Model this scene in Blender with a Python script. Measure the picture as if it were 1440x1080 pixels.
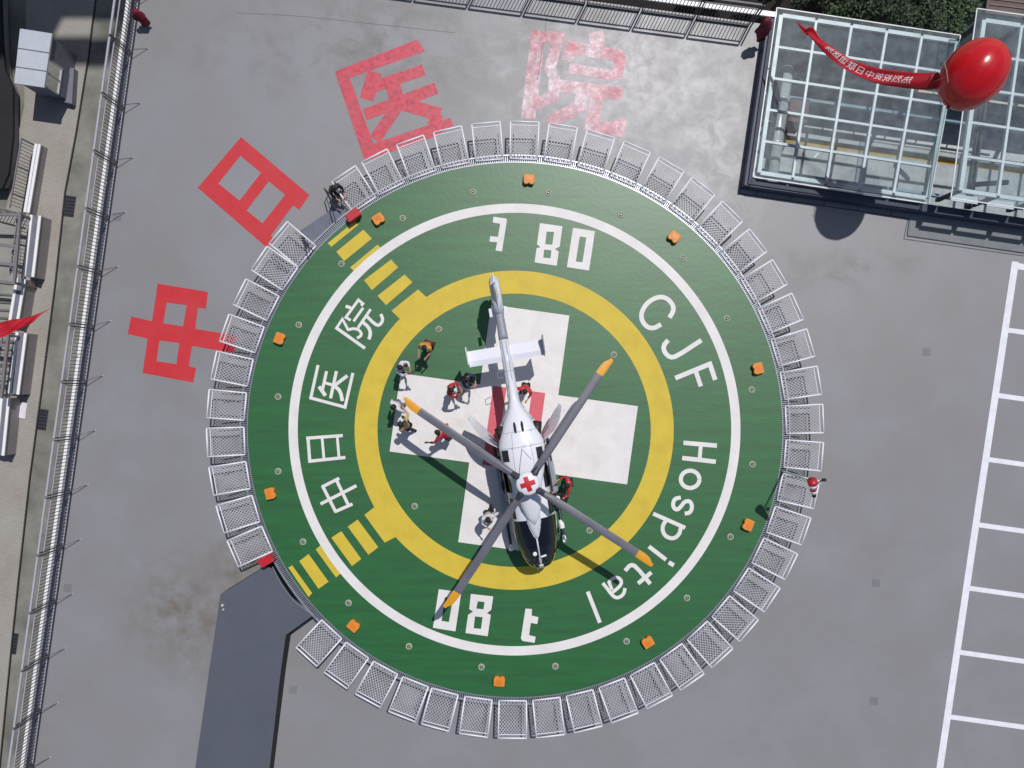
import bpy, bmesh, math, random
from mathutils import Vector, Matrix
from mathutils.geometry import tessellate_polygon
R = math.radians
random.seed(7)
for o in list(bpy.data.objects): bpy.data.objects.remove(o)
SC = bpy.context.scene; COL = SC.collection
# ------------------------------------------------------------------ camera, sky, sun
CAMH = 30.0; FPX = 1100.0
cam = bpy.data.cameras.new('camera'); camo = bpy.data.objects.new('camera', cam); COL.objects.link(camo)
camo.location = (0, 0, CAMH); cam.sensor_width = 36; cam.lens = FPX/1440*36; cam.clip_end = 2000; cam.clip_start = .1
SC.camera = camo
SUN = Vector((.225, .445, 1)).normalized()
w = bpy.data.worlds.new('World'); SC.world = w; w.use_nodes = True
nt = w.node_tree; bg = nt.nodes['Background']
sky = nt.nodes.new('ShaderNodeTexSky'); sky.sky_type = 'NISHITA'; sky.sun_disc = False
sky.sun_elevation = math.asin(SUN.z); sky.sun_rotation = math.atan2(SUN.x, SUN.y)
nt.links.new(sky.outputs[0], bg.inputs[0]); bg.inputs[1].default_value = .065
sl = bpy.data.lights.new('sun', 'SUN'); sl.energy = 3.0; sl.angle = R(.5); sl.color = (1, .97, .94)
so = bpy.data.objects.new('sun', sl); COL.objects.link(so); so.rotation_euler = SUN.to_track_quat('Z', 'Y').to_euler()
SC.view_settings.view_transform = 'Standard'; SC.view_settings.look = 'None'; SC.view_settings.exposure = 0; SC.view_settings.gamma = 1
def at(px, py, z=0.0):
    s = (CAMH-z)/FPX
    return Vector(((px-720)*s, (540-py)*s, z))
ZR = -.85      # roof deck (helipad top is z = 0)
ZG = -8.0      # street
# ------------------------------------------------------------------ materials
def lin(c):
    return tuple(((x/255)/12.92 if x/255 <= .04045 else ((x/255+.055)/1.055)**2.4) for x in c)
MATS = {}
def mat(name, rgb, rough=.6, metal=0, var=.12, scale=2.0, rgb2=None, bump=0, bscale=40, stretch=(1,1,1), spec=.5, wear=0, coat=0, detail=6):
    """rgb in 0-255 sRGB; a slow noise varies the colour, a fine one adds grain"""
    m = bpy.data.materials.new(name); m.use_nodes = True; t = m.node_tree; N = t.nodes; L = t.links
    b = N['Principled BSDF']; b.inputs['Roughness'].default_value = rough; b.inputs['Metallic'].default_value = metal
    b.inputs['Specular IOR Level'].default_value = spec
    if coat: b.inputs['Coat Weight'].default_value = coat
    c = lin(rgb); c2 = lin(rgb2) if rgb2 else tuple(x*(1-var*2) for x in c)
    geo = N.new('ShaderNodeNewGeometry'); mp = N.new('ShaderNodeMapping'); mp.inputs['Scale'].default_value = stretch
    L.new(geo.outputs['Position'], mp.inputs[0])
    n = N.new('ShaderNodeTexNoise'); n.inputs['Scale'].default_value = scale; n.inputs['Detail'].default_value = detail; n.inputs['Roughness'].default_value = .62
    L.new(mp.outputs[0], n.inputs[0])
    r = N.new('ShaderNodeMapRange'); r.inputs[1].default_value = .35; r.inputs[2].default_value = .68
    L.new(n.outputs[0], r.inputs[0])
    mx = N.new('ShaderNodeMix'); mx.data_type = 'RGBA'; L.new(r.outputs[0], mx.inputs[0])
    mx.inputs[6].default_value = (*c, 1); mx.inputs[7].default_value = (*c2, 1)
    L.new(mx.outputs[2], b.inputs['Base Color'])
    if bump:
        nb = N.new('ShaderNodeTexNoise'); nb.inputs['Scale'].default_value = bscale; nb.inputs['Detail'].default_value = 4
        L.new(geo.outputs['Position'], nb.inputs[0])
        bp = N.new('ShaderNodeBump'); bp.inputs['Strength'].default_value = bump; bp.inputs['Distance'].default_value = .02
        L.new(nb.outputs[0], bp.inputs['Height']); L.new(bp.outputs[0], b.inputs['Normal'])
    if wear:   # paint worn away where a noise says so
        nw = N.new('ShaderNodeTexNoise'); nw.inputs['Scale'].default_value = 5; nw.inputs['Detail'].default_value = 9; nw.inputs['Roughness'].default_value = .75
        L.new(geo.outputs['Position'], nw.inputs[0])
        rw = N.new('ShaderNodeMapRange'); rw.inputs[1].default_value = .5-wear*.22; rw.inputs[2].default_value = .62-wear*.02
        rw.inputs[3].default_value = 0; rw.inputs[4].default_value = min(1, .35+wear*.45)
        L.new(nw.outputs[0], rw.inputs[0])
        tr = N.new('ShaderNodeBsdfTransparent'); ms = N.new('ShaderNodeMixShader')
        L.new(rw.outputs[0], ms.inputs[0]); L.new(b.outputs[0], ms.inputs[1]); L.new(tr.outputs[0], ms.inputs[2])
        L.new(ms.outputs[0], N['Material Output'].inputs[0])
    m.diffuse_color = (*c, 1); MATS[name] = m
    return m
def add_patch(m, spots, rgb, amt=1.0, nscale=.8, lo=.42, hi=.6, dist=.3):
    """blend a patch colour inside soft world-space ellipses broken up by noise: (x, y, rx, ry)"""
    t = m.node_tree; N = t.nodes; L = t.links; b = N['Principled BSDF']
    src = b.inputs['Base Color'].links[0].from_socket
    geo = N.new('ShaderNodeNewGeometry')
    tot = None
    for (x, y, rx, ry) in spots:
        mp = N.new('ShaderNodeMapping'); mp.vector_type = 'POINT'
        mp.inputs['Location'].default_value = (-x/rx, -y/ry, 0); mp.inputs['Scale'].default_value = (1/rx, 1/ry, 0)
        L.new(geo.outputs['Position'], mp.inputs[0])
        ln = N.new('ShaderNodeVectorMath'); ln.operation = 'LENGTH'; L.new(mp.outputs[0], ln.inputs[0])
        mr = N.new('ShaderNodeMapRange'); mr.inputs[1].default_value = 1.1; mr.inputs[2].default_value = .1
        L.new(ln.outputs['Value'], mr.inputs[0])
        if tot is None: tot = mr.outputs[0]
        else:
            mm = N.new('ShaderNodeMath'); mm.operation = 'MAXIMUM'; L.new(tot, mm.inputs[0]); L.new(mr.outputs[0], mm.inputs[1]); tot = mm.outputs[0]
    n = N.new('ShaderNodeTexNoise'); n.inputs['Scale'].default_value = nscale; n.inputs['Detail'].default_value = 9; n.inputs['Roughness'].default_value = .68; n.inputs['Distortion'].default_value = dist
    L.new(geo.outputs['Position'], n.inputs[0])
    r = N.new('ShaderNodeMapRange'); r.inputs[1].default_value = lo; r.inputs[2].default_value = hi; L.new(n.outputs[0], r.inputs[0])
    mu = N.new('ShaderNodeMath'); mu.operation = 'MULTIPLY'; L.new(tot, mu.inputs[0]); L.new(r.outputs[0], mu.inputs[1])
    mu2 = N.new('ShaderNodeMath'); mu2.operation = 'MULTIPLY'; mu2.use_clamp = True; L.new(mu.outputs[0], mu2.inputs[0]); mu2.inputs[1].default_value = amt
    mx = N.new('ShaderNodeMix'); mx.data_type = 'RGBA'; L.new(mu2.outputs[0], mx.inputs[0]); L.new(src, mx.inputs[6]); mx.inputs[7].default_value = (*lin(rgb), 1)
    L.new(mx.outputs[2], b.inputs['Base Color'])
def glass_mat(name, tint, gloss=.12, rough=.03, dirt_haze=.06):
    m = bpy.data.materials.new(name); m.use_nodes = True; t = m.node_tree; N = t.nodes; L = t.links
    N.remove(N['Principled BSDF'])
    tr = N.new('ShaderNodeBsdfTransparent'); tr.inputs[0].default_value = (*tint, 1)
    gl = N.new('ShaderNodeBsdfGlossy'); gl.inputs['Roughness'].default_value = rough
    fr = N.new('ShaderNodeFresnel'); fr.inputs[0].default_value = 1.5
    ad = N.new('ShaderNodeMath'); ad.operation = 'ADD'; ad.inputs[1].default_value = gloss; L.new(fr.outputs[0], ad.inputs[0])
    mx = N.new('ShaderNodeMixShader'); L.new(ad.outputs[0], mx.inputs[0]); L.new(tr.outputs[0], mx.inputs[1]); L.new(gl.outputs[0], mx.inputs[2])
    df = N.new('ShaderNodeBsdfDiffuse'); df.inputs[0].default_value = (.42, .5, .53, 1)
    n = N.new('ShaderNodeTexNoise'); n.inputs['Scale'].default_value = 2.5; n.inputs['Detail'].default_value = 8
    g = N.new('ShaderNodeNewGeometry'); L.new(g.outputs['Position'], n.inputs[0])
    mr = N.new('ShaderNodeMapRange'); mr.inputs[1].default_value = .35; mr.inputs[2].default_value = .75; mr.inputs[4].default_value = dirt_haze; mr.inputs[3].default_value = dirt_haze*.3
    L.new(n.outputs[0], mr.inputs[0])
    m2 = N.new('ShaderNodeMixShader'); L.new(mr.outputs[0], m2.inputs[0]); L.new(mx.outputs[0], m2.inputs[1]); L.new(df.outputs[0], m2.inputs[2])
    L.new(m2.outputs[0], N['Material Output'].inputs[0]); return m
# ------------------------------------------------------------------ mesh helpers
class MB:
    def __init__(s): s.v = []; s.f = []
    def add(s, vs, fs):
        b = len(s.v); s.v += [tuple(v) for v in vs]; s.f += [tuple(i+b for i in f) for f in fs]; return s
    def box(s, c, d, rot=0, M=None):
        hx, hy, hz = d[0]/2, d[1]/2, d[2]/2
        m = M or Matrix.Rotation(rot, 4, 'Z')
        vs = [Vector(c)+(m @ Vector((x*hx, y*hy, z*hz))) for z in (-1, 1) for y in (-1, 1) for x in (-1, 1)]
        return s.add(vs, [(0,2,3,1),(4,5,7,6),(0,1,5,4),(2,6,7,3),(0,4,6,2),(1,3,7,5)])
    def bar(s, a, b, w, h=None, n=4):
        """straight bar from a to b: rectangular (n=4) or round"""
        a = Vector(a); b = Vector(b); d = (b-a)
        if d.length < 1e-6: return s
        h = h or w; z = d.normalized(); up = Vector((0,0,1)) if abs(z.z) < .95 else Vector((0,1,0))
        x = z.cross(up).normalized(); y = x.cross(z).normalized()
        if n == 4: off = [(-w/2,-h/2),(w/2,-h/2),(w/2,h/2),(-w/2,h/2)]
        else: off = [(w/2*math.cos(2*math.pi*i/n), h/2*math.sin(2*math.pi*i/n)) for i in range(n)]
        vs = [p+x*u+y*v for p in (a, b) for u, v in off]
        fs = [tuple(range(n-1,-1,-1)), tuple(range(n, 2*n))]+[(i, (i+1)%n, n+(i+1)%n, n+i) for i in range(n)]
        return s.add(vs, fs)
    def prism(s, pts, z0, z1, top=True, bottom=True):
        """vertical prism over a 2D outline"""
        pts = [Vector((p[0], p[1])) for p in pts]
        A = sum(pts[i].x*pts[(i+1)%len(pts)].y-pts[(i+1)%len(pts)].x*pts[i].y for i in range(len(pts)))
        if A < 0: pts.reverse()
        n = len(pts)
        vs = [(p.x, p.y, z0) for p in pts]+[(p.x, p.y, z1) for p in pts]
        fs = [(i, (i+1)%n, n+(i+1)%n, n+i) for i in range(n)]
        tri = tessellate_polygon([[Vector((p.x, p.y, 0)) for p in pts]])
        if top: fs += [up3(vs, (a+n, b+n, c+n)) for a, b, c in tri]
        if bottom: fs += [tuple(reversed(up3(vs, t))) for t in tri]
        return s.add(vs, fs)
    def flat(s, loops, z):
        """flat sheet, outline + holes"""
        ls = [[Vector((p[0], p[1], 0)) for p in l] for l in loops]
        vs = [(p.x, p.y, z) for l in ls for p in l]
        return s.add(vs, [up3(vs, t) for t in tessellate_polygon(ls)])
    def loft(s, rings, cap=True, closed=True):
        n = len(rings[0]); b = [v for r in rings for v in r]; fs = []
        for k in range(len(rings)-1):
            for i in range(n if closed else n-1):
                j = (i+1)%n; fs.append((k*n+i, k*n+j, (k+1)*n+j, (k+1)*n+i))
        if cap: fs += [tuple(range(n-1,-1,-1)), tuple((len(rings)-1)*n+i for i in range(n))]
        return s.add(b, fs)
    def tube(s, pts, r, n=8):
        pts = [Vector(p) for p in pts]; rings = []
        for i, p in enumerate(pts):
            d = (pts[min(i+1, len(pts)-1)]-pts[max(i-1, 0)]).normalized()
            up = Vector((0,0,1)) if abs(d.z) < .9 else Vector((0,1,0))
            x = d.cross(up).normalized(); y = x.cross(d)
            rr = r[i] if isinstance(r, (list, tuple)) else r
            rings.append([p+x*rr*math.cos(2*math.pi*k/n)+y*rr*math.sin(2*math.pi*k/n) for k in range(n)])
        return s.loft(rings)
    def build(s, name, m, parent=None, smooth=False, fix=False):
        me = bpy.data.meshes.new(name); me.from_pydata(s.v, [], s.f); me.validate()
        if fix:
            bm = bmesh.new(); bm.from_mesh(me); bmesh.ops.recalc_face_normals(bm, faces=bm.faces); bm.to_mesh(me); bm.free()
        if smooth:
            for p in me.polygons: p.use_smooth = True
        if m: me.materials.append(m)
        o = bpy.data.objects.new(name, me); COL.objects.link(o)
        if parent: o.parent = parent
        return o
def up3(vs, t):
    a, b, c = (Vector(vs[i]) for i in t)
    return t if (b-a).cross(c-a).z > 0 else (t[0], t[2], t[1])
def tag(o, label=None, cat=None, group=None, kind=None):
    if label: o['label'] = label
    if cat: o['category'] = cat
    if group: o['group'] = group
    if kind: o['kind'] = kind
    return o
def empty(name, loc=(0,0,0), rz=0, label=None, cat=None, group=None):
    o = bpy.data.objects.new(name, None); COL.objects.link(o); o.location = loc; o.rotation_euler = (0,0,rz); o.empty_display_size = .2
    return tag(o, label, cat, group)
def kids(o): return [c for c in bpy.data.objects if c.parent == o]
def copy_tree(o, parent=None):
    c = o.copy(); COL.objects.link(c)
    if parent: c.parent = parent
    for ch in kids(o): copy_tree(ch, c)
    return c
def P(pts, z=0.0): return [at(x, y, z) for x, y in pts]
def stroke(mb, pts, w, z, close=False):
    """flat painted stroke with mitred corners through world points"""
    p = [Vector((q[0], q[1])) for q in pts]; n = len(p); L = []; Rr = []
    for i in range(n):
        if close: d0 = (p[i]-p[i-1]).normalized(); d1 = (p[(i+1)%n]-p[i]).normalized()
        else:
            d1 = (p[i+1]-p[i]).normalized() if i < n-1 else (p[i]-p[i-1]).normalized()
            d0 = (p[i]-p[i-1]).normalized() if i > 0 else d1
        n0 = Vector((-d0.y, d0.x)); n1 = Vector((-d1.y, d1.x)); m = (n0+n1)
        if m.length < 1e-4: m = n1
        m.normalize(); k = min(1.6, 1/max(.3, m.dot(n1)))
        L.append(p[i]+m*w/2*k); Rr.append(p[i]-m*w/2*k)
    vs = [(q.x, q.y, z) for q in L]+[(q.x, q.y, z) for q in Rr]
    fs = []
    for i in range(n if close else n-1):
        j = (i+1)%n; fs.append(up4(vs, (i, n+i, n+j, j)))
    mb.add(vs, fs)
def up4(vs, f):
    a, b, c = (Vector(vs[f[i]]) for i in (0, 1, 2))
    return f if (b-a).cross(c-a).z > 0 else tuple(reversed(f))
def smooth_pts(pts, it=2):
    for _ in range(it):
        q = [pts[0]]
        for a, b in zip(pts, pts[1:]):
            q.append((a[0]*.75+b[0]*.25, a[1]*.75+b[1]*.25)); q.append((a[0]*.25+b[0]*.75, a[1]*.25+b[1]*.75))
        q.append(pts[-1]); pts = q
    return pts
def ringmesh(mb, C, r0, r1, z, n=180, a0=0, a1=2*math.pi):
    full = abs(a1-a0-2*math.pi) < 1e-6; k = n if full else n+1
    vs = [(C.x+r*math.cos(a0+(a1-a0)*i/n), C.y+r*math.sin(a0+(a1-a0)*i/n), z) for r in (r0, r1) for i in range(k)]
    fs = [up4(vs, (i, (i+1)%k, k+(i+1)%k, k+i)) for i in range(n)]
    mb.add(vs, fs)
# ------------------------------------------------------------------ shared materials
M_roof = mat('roof_coating', (140,140,145), .45, 0, .05, .35, (134,133,134), bump=.18, bscale=30)
M_green = mat('green_deck_paint', (30,103,49), .44, 0, .1, 1.6, (30,86,42), bump=.12, bscale=6, stretch=(.25,2.2,1), spec=.8)
M_yellow = mat('yellow_deck_paint', (214,188,58), .6, 0, .05, 1.5, (204,178,54))
M_wpaint = mat('white_deck_paint', (232,228,226), .55, 0, .03, 1.2, (221,216,214))
M_wline = mat('white_line_paint', (236,236,244), .6, 0, .03, 3, (222,222,230))
M_pink = mat('red_cross_letter_paint', (214,96,108), .55, 0, .06, 3)
M_red1 = mat('red_roof_paint', (198,36,46), .55, 0, .08, 1.2, (198,52,60))
M_red2 = mat('sun_bleached_red_paint', (210,66,84), .5, 0, .1, 2, (198,80,96), wear=.10)
M_red3 = mat('faded_pink_paint', (212,112,130), .42, 0, .1, .9, (246,228,234), wear=.62)  # faded paint; the near-white tone also paints in sun glare
M_wmetal = mat('white_powder_coated_metal', (238,238,244), .4, 0, .03, 4)
M_mesh = mat('net_wire', (208,208,216), .5, 0, .08, 1.1, (176,174,176))
M_galv = mat('galvanised_steel', (176,180,188), .36, .55, .1, 8)
M_dsteel = mat('dark_steel', (64,66,76), .5, .3, .1, 6)
M_slate = mat('slate_grey_coating', (88,92,104), .55, 0, .1, .7, (84,88,100), bump=.1)
add_patch(M_slate, [(-10.5,-11.5,3.5,4.5)], (96,98,106), .5, 1.6, .45, .75)
M_dark = mat('black_rubber', (26,26,30), .7, 0, .1, 8)
M_orange = mat('orange_lamp_housing', (226,142,48), .5, 0, .08, 6)
M_lens = mat('lamp_lens', (206,206,186), .15, 0, .05, 6)
M_redbox = mat('red_cabinet_paint', (196,38,52), .4, 0, .08, 6)
M_wall = mat('wall_render', (150,148,150), .8, 0, .1, 1)
M_conc = mat('street_concrete', (142,140,132), .8, 0, .18, .5, (100,100,94), bump=.3, bscale=8)
M_pave = mat('beige_paving', (168,164,158), .75, 0, .1, .5, (158,152,144), bump=.4, bscale=14)
M_glass = glass_mat('roof_glass', (.90,.97,.96), .09, .03, .24)  # strong pale film: water stains, plus haze painted over the panes
# ================================================================== SETTING: ground far below
MB().flat([[(-260,-260),(260,-260),(260,260),(-260,260)]], ZG).build('ground', M_conc).__setitem__('kind', 'structure')
zp = ZG+.12
# paved walk along the left, with a slot drain line at its edge
edge = [(140,-60),(122,85),(105,190),(90,270),(76,400),(58,540),(40,675),(25,810),(13,925),(-6,1120)]
left = [(-60,1120),(-60,640),(-60,440),(-60,330),(8,300),(20,215),(34,150),(36,60),(36,-60)]
def pave_mat():
    m = M_pave; t = m.node_tree; N = t.nodes; L = t.links; b = N['Principled BSDF']; src = b.inputs['Base Color'].links[0].from_socket
    g = N.new('ShaderNodeNewGeometry'); mp = N.new('ShaderNodeMapping'); mp.inputs['Rotation'].default_value = (0,0,R(8)); L.new(g.outputs['Position'], mp.inputs[0])
    br = N.new('ShaderNodeTexBrick'); br.inputs['Scale'].default_value = 1; br.inputs['Brick Width'].default_value = .2; br.inputs['Row Height'].default_value = .1
    br.inputs['Mortar Size'].default_value = .012; br.inputs['Color1'].default_value = (1,1,1,1); br.inputs['Color2'].default_value = (.92,.92,.93,1); br.inputs['Mortar'].default_value = (.74,.72,.7,1)
    L.new(mp.outputs[0], br.inputs[0])
    mx = N.new('ShaderNodeMix'); mx.data_type = 'RGBA'; mx.blend_type = 'MULTIPLY'; mx.inputs[0].default_value = 1; L.new(src, mx.inputs[6]); L.new(br.outputs[0], mx.inputs[7]); L.new(mx.outputs[2], b.inputs['Base Color'])
pave_mat()
MB().prism(P(edge+left, zp), ZG-.1, zp).build('pavement', M_pave)['kind'] = 'structure'
dm = MB()
for a, b in zip(edge, edge[1:]): dm.bar(at(a[0]+1.5, a[1], ZG+.02), at(b[0]+1.5, b[1], ZG+.02), .1, .06)
tag(dm.build('drain_channel', M_dark), 'dark slotted drain line along the edge of the beige paving', 'drain')
for k, (x, y, lab) in enumerate([(98,290,'upper'),(59,590,'middle'),(17,905,'lower')]):
    g = MB(); c = at(x, y, ZG+.02)
    for i in range(6): g.box((c.x+(i-2.5)*.02, c.y+(i-2.5)*.16, c.z), (.42,.07,.03), R(-8))
    fr = MB(); fr.box((c.x, c.y, c.z-.01), (.5,1.02,.02), R(-8))
    t = empty('street_drain', c, 0, 'dark street drain grating in the shaded lane beside the paving, %s of three' % lab, 'drain', 'street drains in the lane')
    for o in (fr.build('frame', M_dsteel, t), g.build('grate', M_dark, t)): o.location = -c
# ================================================================== main building
BX0, BX1 = (30, 1090), 0
def lx(y): return 122-.1382*(y-540)          # fence line on the left edge
def ty(x): return 38.5+.1333*(x-1065)          # fence line on the top edge
ex = 15; ey = 6
cx = (lx(-60)-ex); 
# outer corner of the roof
def corner(dx, dy):
    y = -60.0
    for _ in range(20): y = ty(lx(y)-dx)-dy
    return (lx(y)-dx, y)
cTL = corner(ex, ey)
atr = [(1084,34),(1053,256),(1760,358),(1760,125)]     # atrium opening
roof = [(lx(1500)-ex,1500), cTL, (1086, ty(1086)-ey), (1084,40), (1053,256), (1760,358), (1760,1500)]
bld = empty('hospital_building', (0,0,ZG), 0, 'flat grey coated hospital roof carrying the helipad and the painted red characters', 'building')
def bpart(o): o.parent = bld; o.location = (0,0,-ZG); return o
add_patch(M_roof, [(*at(270,860,ZR)[:2],3.2,3.0),(*at(330,800,ZR)[:2],2.0,1.5)], (114,107,95), 1.15, 1.3, .36, .66, .1)
add_patch(M_roof, [(*at(900,110,ZR)[:2],7.5,4.5),(*at(1000,190,ZR)[:2],3,5)], (184,184,184), 1.2, 1.5, .42, .72, .5)  # chalky wear, with whitish sun glare painted into the colour
add_patch(M_roof, [(*at(870,100,ZR)[:2],3.2,2.2)], (196,190,194), 1.2, 3.0, .4, .68, .3)  # palest core round the last character: bleached wear and painted glare
add_patch(M_roof, [(*at(560,60,ZR)[:2],9,2.6),(*at(1190,380,ZR)[:2],4,1.2),(*at(840,60,ZR)[:2],6,2)], (118,116,116), 1.3, .7, .44, .66)
add_patch(M_roof, [(*at(180,600,ZR)[:2],6,12),(*at(1250,700,ZR)[:2],8,10)], (134,132,134), 1.0, .35, .45, .62)
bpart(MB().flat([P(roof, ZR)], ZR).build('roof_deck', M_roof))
wl = MB(); rw = P(roof, ZR)
for i in range(len(rw)):
    a, b = rw[i], rw[(i+1)%len(rw)]
    if i in (3, 4): continue
    wl.add([(a.x,a.y,ZG),(b.x,b.y,ZG),(b.x,b.y,ZR-.004),(a.x,a.y,ZR-.004)], [(0,1,2,3)])
bpart(wl.build('outer_wall', M_wall))
M_cop = mat('white_coping', (244,244,246), .45, 0, .03, 5)
cp = MB(); a = at(lx(1300)-ex-2, 1300, ZR); b = at(cTL[0]-2, cTL[1], ZR)
cp.box(((a.x+b.x)/2, (a.y+b.y)/2, ZR-.045), (.12, (a-b).length, .1), math.atan2(b.y-a.y, b.x-a.x)-math.pi/2)
bpart(cp.build('edge_coping', M_cop))
# cable tray / gutter ledge outside the top edge
cp = MB(); a = at(cTL[0], cTL[1]-15, -1); b = at(1092, ty(1092)-21, -1)
cp.box(((a.x+b.x)/2, (a.y+b.y)/2, -1), ((a-b).length, .2, .08), math.atan2(b.y-a.y, b.x-a.x))
bpart(cp.build('outer_ledge', M_cop))
# parking bays on the right
pk = MB(); z = ZR+.004
stroke(pk, P([(1428,368),(1372,740),(1318,1105)], z), .27, z)
stroke(pk, P([(1429,374),(1760,420)], z), .24, z+.0006)
for k, (x, y) in enumerate([(1412,464),(1399,556),(1385,646),(1372,738),(1358,827),(1344,917),(1332,1008),(1318,1098)]):
    stroke(pk, P([(x+4,y),(x+330,y+46)], z), .19, z+.0006)
bpart(pk.build('parking_lines', M_wline))
# thin saw-cut joint round the atrium kerb
jt = MB()
stroke(jt, P([(1081,40),(1040,272),(1277,307),(1271,336),(1560,377)], z), .035, z)
for i in range(6): 
    f = (i+.5)/6; x = 1081+(1040-1081)*f; y = 40+232*f; stroke(jt, P([(x,y),(x+8,y+1)], z), .03, z+.0006)
for i in range(5):
    f = (i+.5)/5; x = 1040+237*f; y = 272+35*f; stroke(jt, P([(x,y),(x+1,y-9)], z), .03, z+.0006)
bpart(jt.build('kerb_joint', M_dsteel))
M_crk = mat('roof_joint_line', (124,124,126), .7)
ck = MB()
for q in ([(769,22),(764,60),(756,112)],[(330,18),(420,22),(520,33),(640,46)]):
    ck = MB(); stroke(ck, P(smooth_pts(q), z), .022, z+.0003); bpart(ck.build('roof_joint', M_crk))
# faint roof drains
for x, y in [(1303,495),(1232,820),(1229,986),(412,970),(165,305),(95,827)]:
    g = MB(); c = at(x, y, ZR+.006)
    for i in range(4):
        g.box((c.x+(i-1.5)*.085, c.y, c.z), (.035,.3,.004), R(-8)); g.box((c.x, c.y+(i-1.5)*.085, c.z+.002), (.3,.02,.004), R(-8))
    bpart(g.build('roof_drain', mat('drain_%d' % x, (124,124,128), .6)))
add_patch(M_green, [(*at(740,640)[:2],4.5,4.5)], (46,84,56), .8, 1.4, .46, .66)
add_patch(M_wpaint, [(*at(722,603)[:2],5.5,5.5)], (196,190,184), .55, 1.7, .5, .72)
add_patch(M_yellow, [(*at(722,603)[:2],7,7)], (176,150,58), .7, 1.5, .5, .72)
# ---- painted red characters
def Q(pts, ox, oy, s): return [(ox+x/s, oy+y/s) for x, y in pts]
z = ZR+.004
g = MB()
g.flat([P(Q([(887,515),(1170,562),(1158,658),(1113,650),(1098,770),(1330,808),(1315,905),(1080,866),(1062,980),(1103,990),(1087,1072),(802,1018),(830,825),(718,798),(738,700),(855,727)],0,270,4), z),
        P(Q([(938,622),(1050,637),(1030,755),(918,738)],0,270,4), z), P(Q([(897,835),(1008,850),(992,968),(880,952)],0,270,4), z)], z)
bpart(g.build('painted_character', M_red1))
g = MB()
g.flat([P([(339,192.5),(435,274),(421,295),(412,289),(381,331),(386,337),(375,348),(278,264)], z), P([(338,219),(367,243),(337,282),(307,258)], z), P([(378,255),(401,274),(369,314),(347,296)], z)], z)
bpart(g.build('painted_character', M_red1))
g = MB(); q = lambda pts: P(Q(pts,360,0,4), z)
g.flat([q([(442,402),(905,222),(950,288),(528,438),(660,808),(1090,662),(1112,705),(1000,770),(612,905)])], z)
for i, (pts, wd) in enumerate([([(668,405),(622,560)],75),([(665,487),(945,392)],60),([(758,430),(800,600)],78),([(612,645),(1015,495)],62),([(800,590),(668,785)],62),([(800,575),(1035,645)],70),([(1030,640),(985,705)],52)]):
    stroke(g, q(pts), wd*1.08/4/FPX*30.85, z+.0006*(i+1))
bpart(g.build('painted_character', M_red2))
g = MB(); q = lambda pts: P(Q(pts,720,0,4), z)
for i, (pts, wd) in enumerate([([(150,172),(90,668)],70),([(175,203),(262,212),(228,330),(212,385),(238,440),(232,540),(130,590)],55),([(468,180),(490,262)],72),([(305,262),(625,318)],62),([(335,262),(308,345)],56),([(612,305),(588,445)],56),([(320,385),(590,428)],50),([(250,480),(625,530)],62),([(402,500),(382,600),(205,690)],62),([(482,520),(448,700),(600,735),(612,672)],62)]):
    stroke(g, q(pts), wd*1.15/4/FPX*30.85, z+.0006*i)
bpart(g.build('painted_character', M_red3))
# ================================================================== HELIPAD
PC = at(724.3, 604.5, 0); RP = 10.25
pad = empty('helipad', (0,0,0), 0, 'round raised green helipad with a yellow ring, white cross and white lettering', 'helipad')
cir = [(PC.x+RP*math.cos(2*math.pi*i/200), PC.y+RP*math.sin(2*math.pi*i/200)) for i in range(200)]
MB().prism(cir, -.14, 0).build('deck', M_green, pad)
cw = [(PC.x+9.6*math.cos(2*math.pi*i/100), PC.y+9.6*math.sin(2*math.pi*i/100)) for i in range(100)]
MB().prism(cw, ZR-.01, -.15).build('base_drum', M_wall, pad)
g = MB(); ringmesh(g, at(723.5,604,0), 8.31, 8.665, .008); g.build('white_ring', M_wpaint, pad)
g = MB(); ringmesh(g, at(723,605,0), 5.24, 6.12, .004); yr = g.build('yellow_ring', M_yellow, pad)
bars = [[(461,342),(466,347),(504,316),(499,311)], [(473,354),(511,323),(523,335.5),(484,367)], [(492.5,376),(531,344),(544,357),(505,389)],
        [(512,394),(550,365),(560,376),(523,408)], [(531,416),(569,386),(580,397),(543,429)], [(550.5,437),(588,407),(603,421),(566,452)],
        [(405.5,798),(411,795),(439,834),(434,839.5)], [(421,789),(434,779),(462,818),(448,828)], [(444,772.5),(457,762),(485,802),(472.5,812)],
        [(466,756),(480,747),(508,786),(495,796)], [(489,740.5),(503,730.5),(532,769.5),(518,780)], [(512.5,724),(533,708),(566,750),(541,763)]]
for b in bars:
    MB().flat([P(b)], .0055).build('yellow_bar', M_yellow, pad)
# white cross and red letter H, turned about 7.9 degrees
T = Matrix.Rotation(R(-7.9), 2); K = 1/36.667
def rot_pts(pts): return [PC2+Vector((T @ Vector((x*K, y*K)))) for x, y in pts]
PC2 = Vector((at(722.5,603,0).x, at(722.5,603,0).y))
a_, b_ = 55.5, 168.5
g = MB(); g.flat([rot_pts([(-a_,b_),(a_,b_),(a_,a_),(b_,a_),(b_,-a_),(a_,-a_),(a_,-b_),(-a_,-b_),(-a_,-a_),(-b_,-a_),(-b_,a_),(-a_,a_)])], .006)
g.build('white_cross', M_wpaint, pad)
g = MB(); h_, k_ = 37, 56
g.flat([rot_pts([(-h_,k_),(-h_+19,k_),(-h_+19,9),(h_-19,9),(h_-19,k_),(h_,k_),(h_,-k_),(h_-19,-k_),(h_-19,-9),(-h_+19,-9),(-h_+19,-k_),(-h_,-k_)])], .010)
g.build('red_letter', M_pink, pad)
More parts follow.
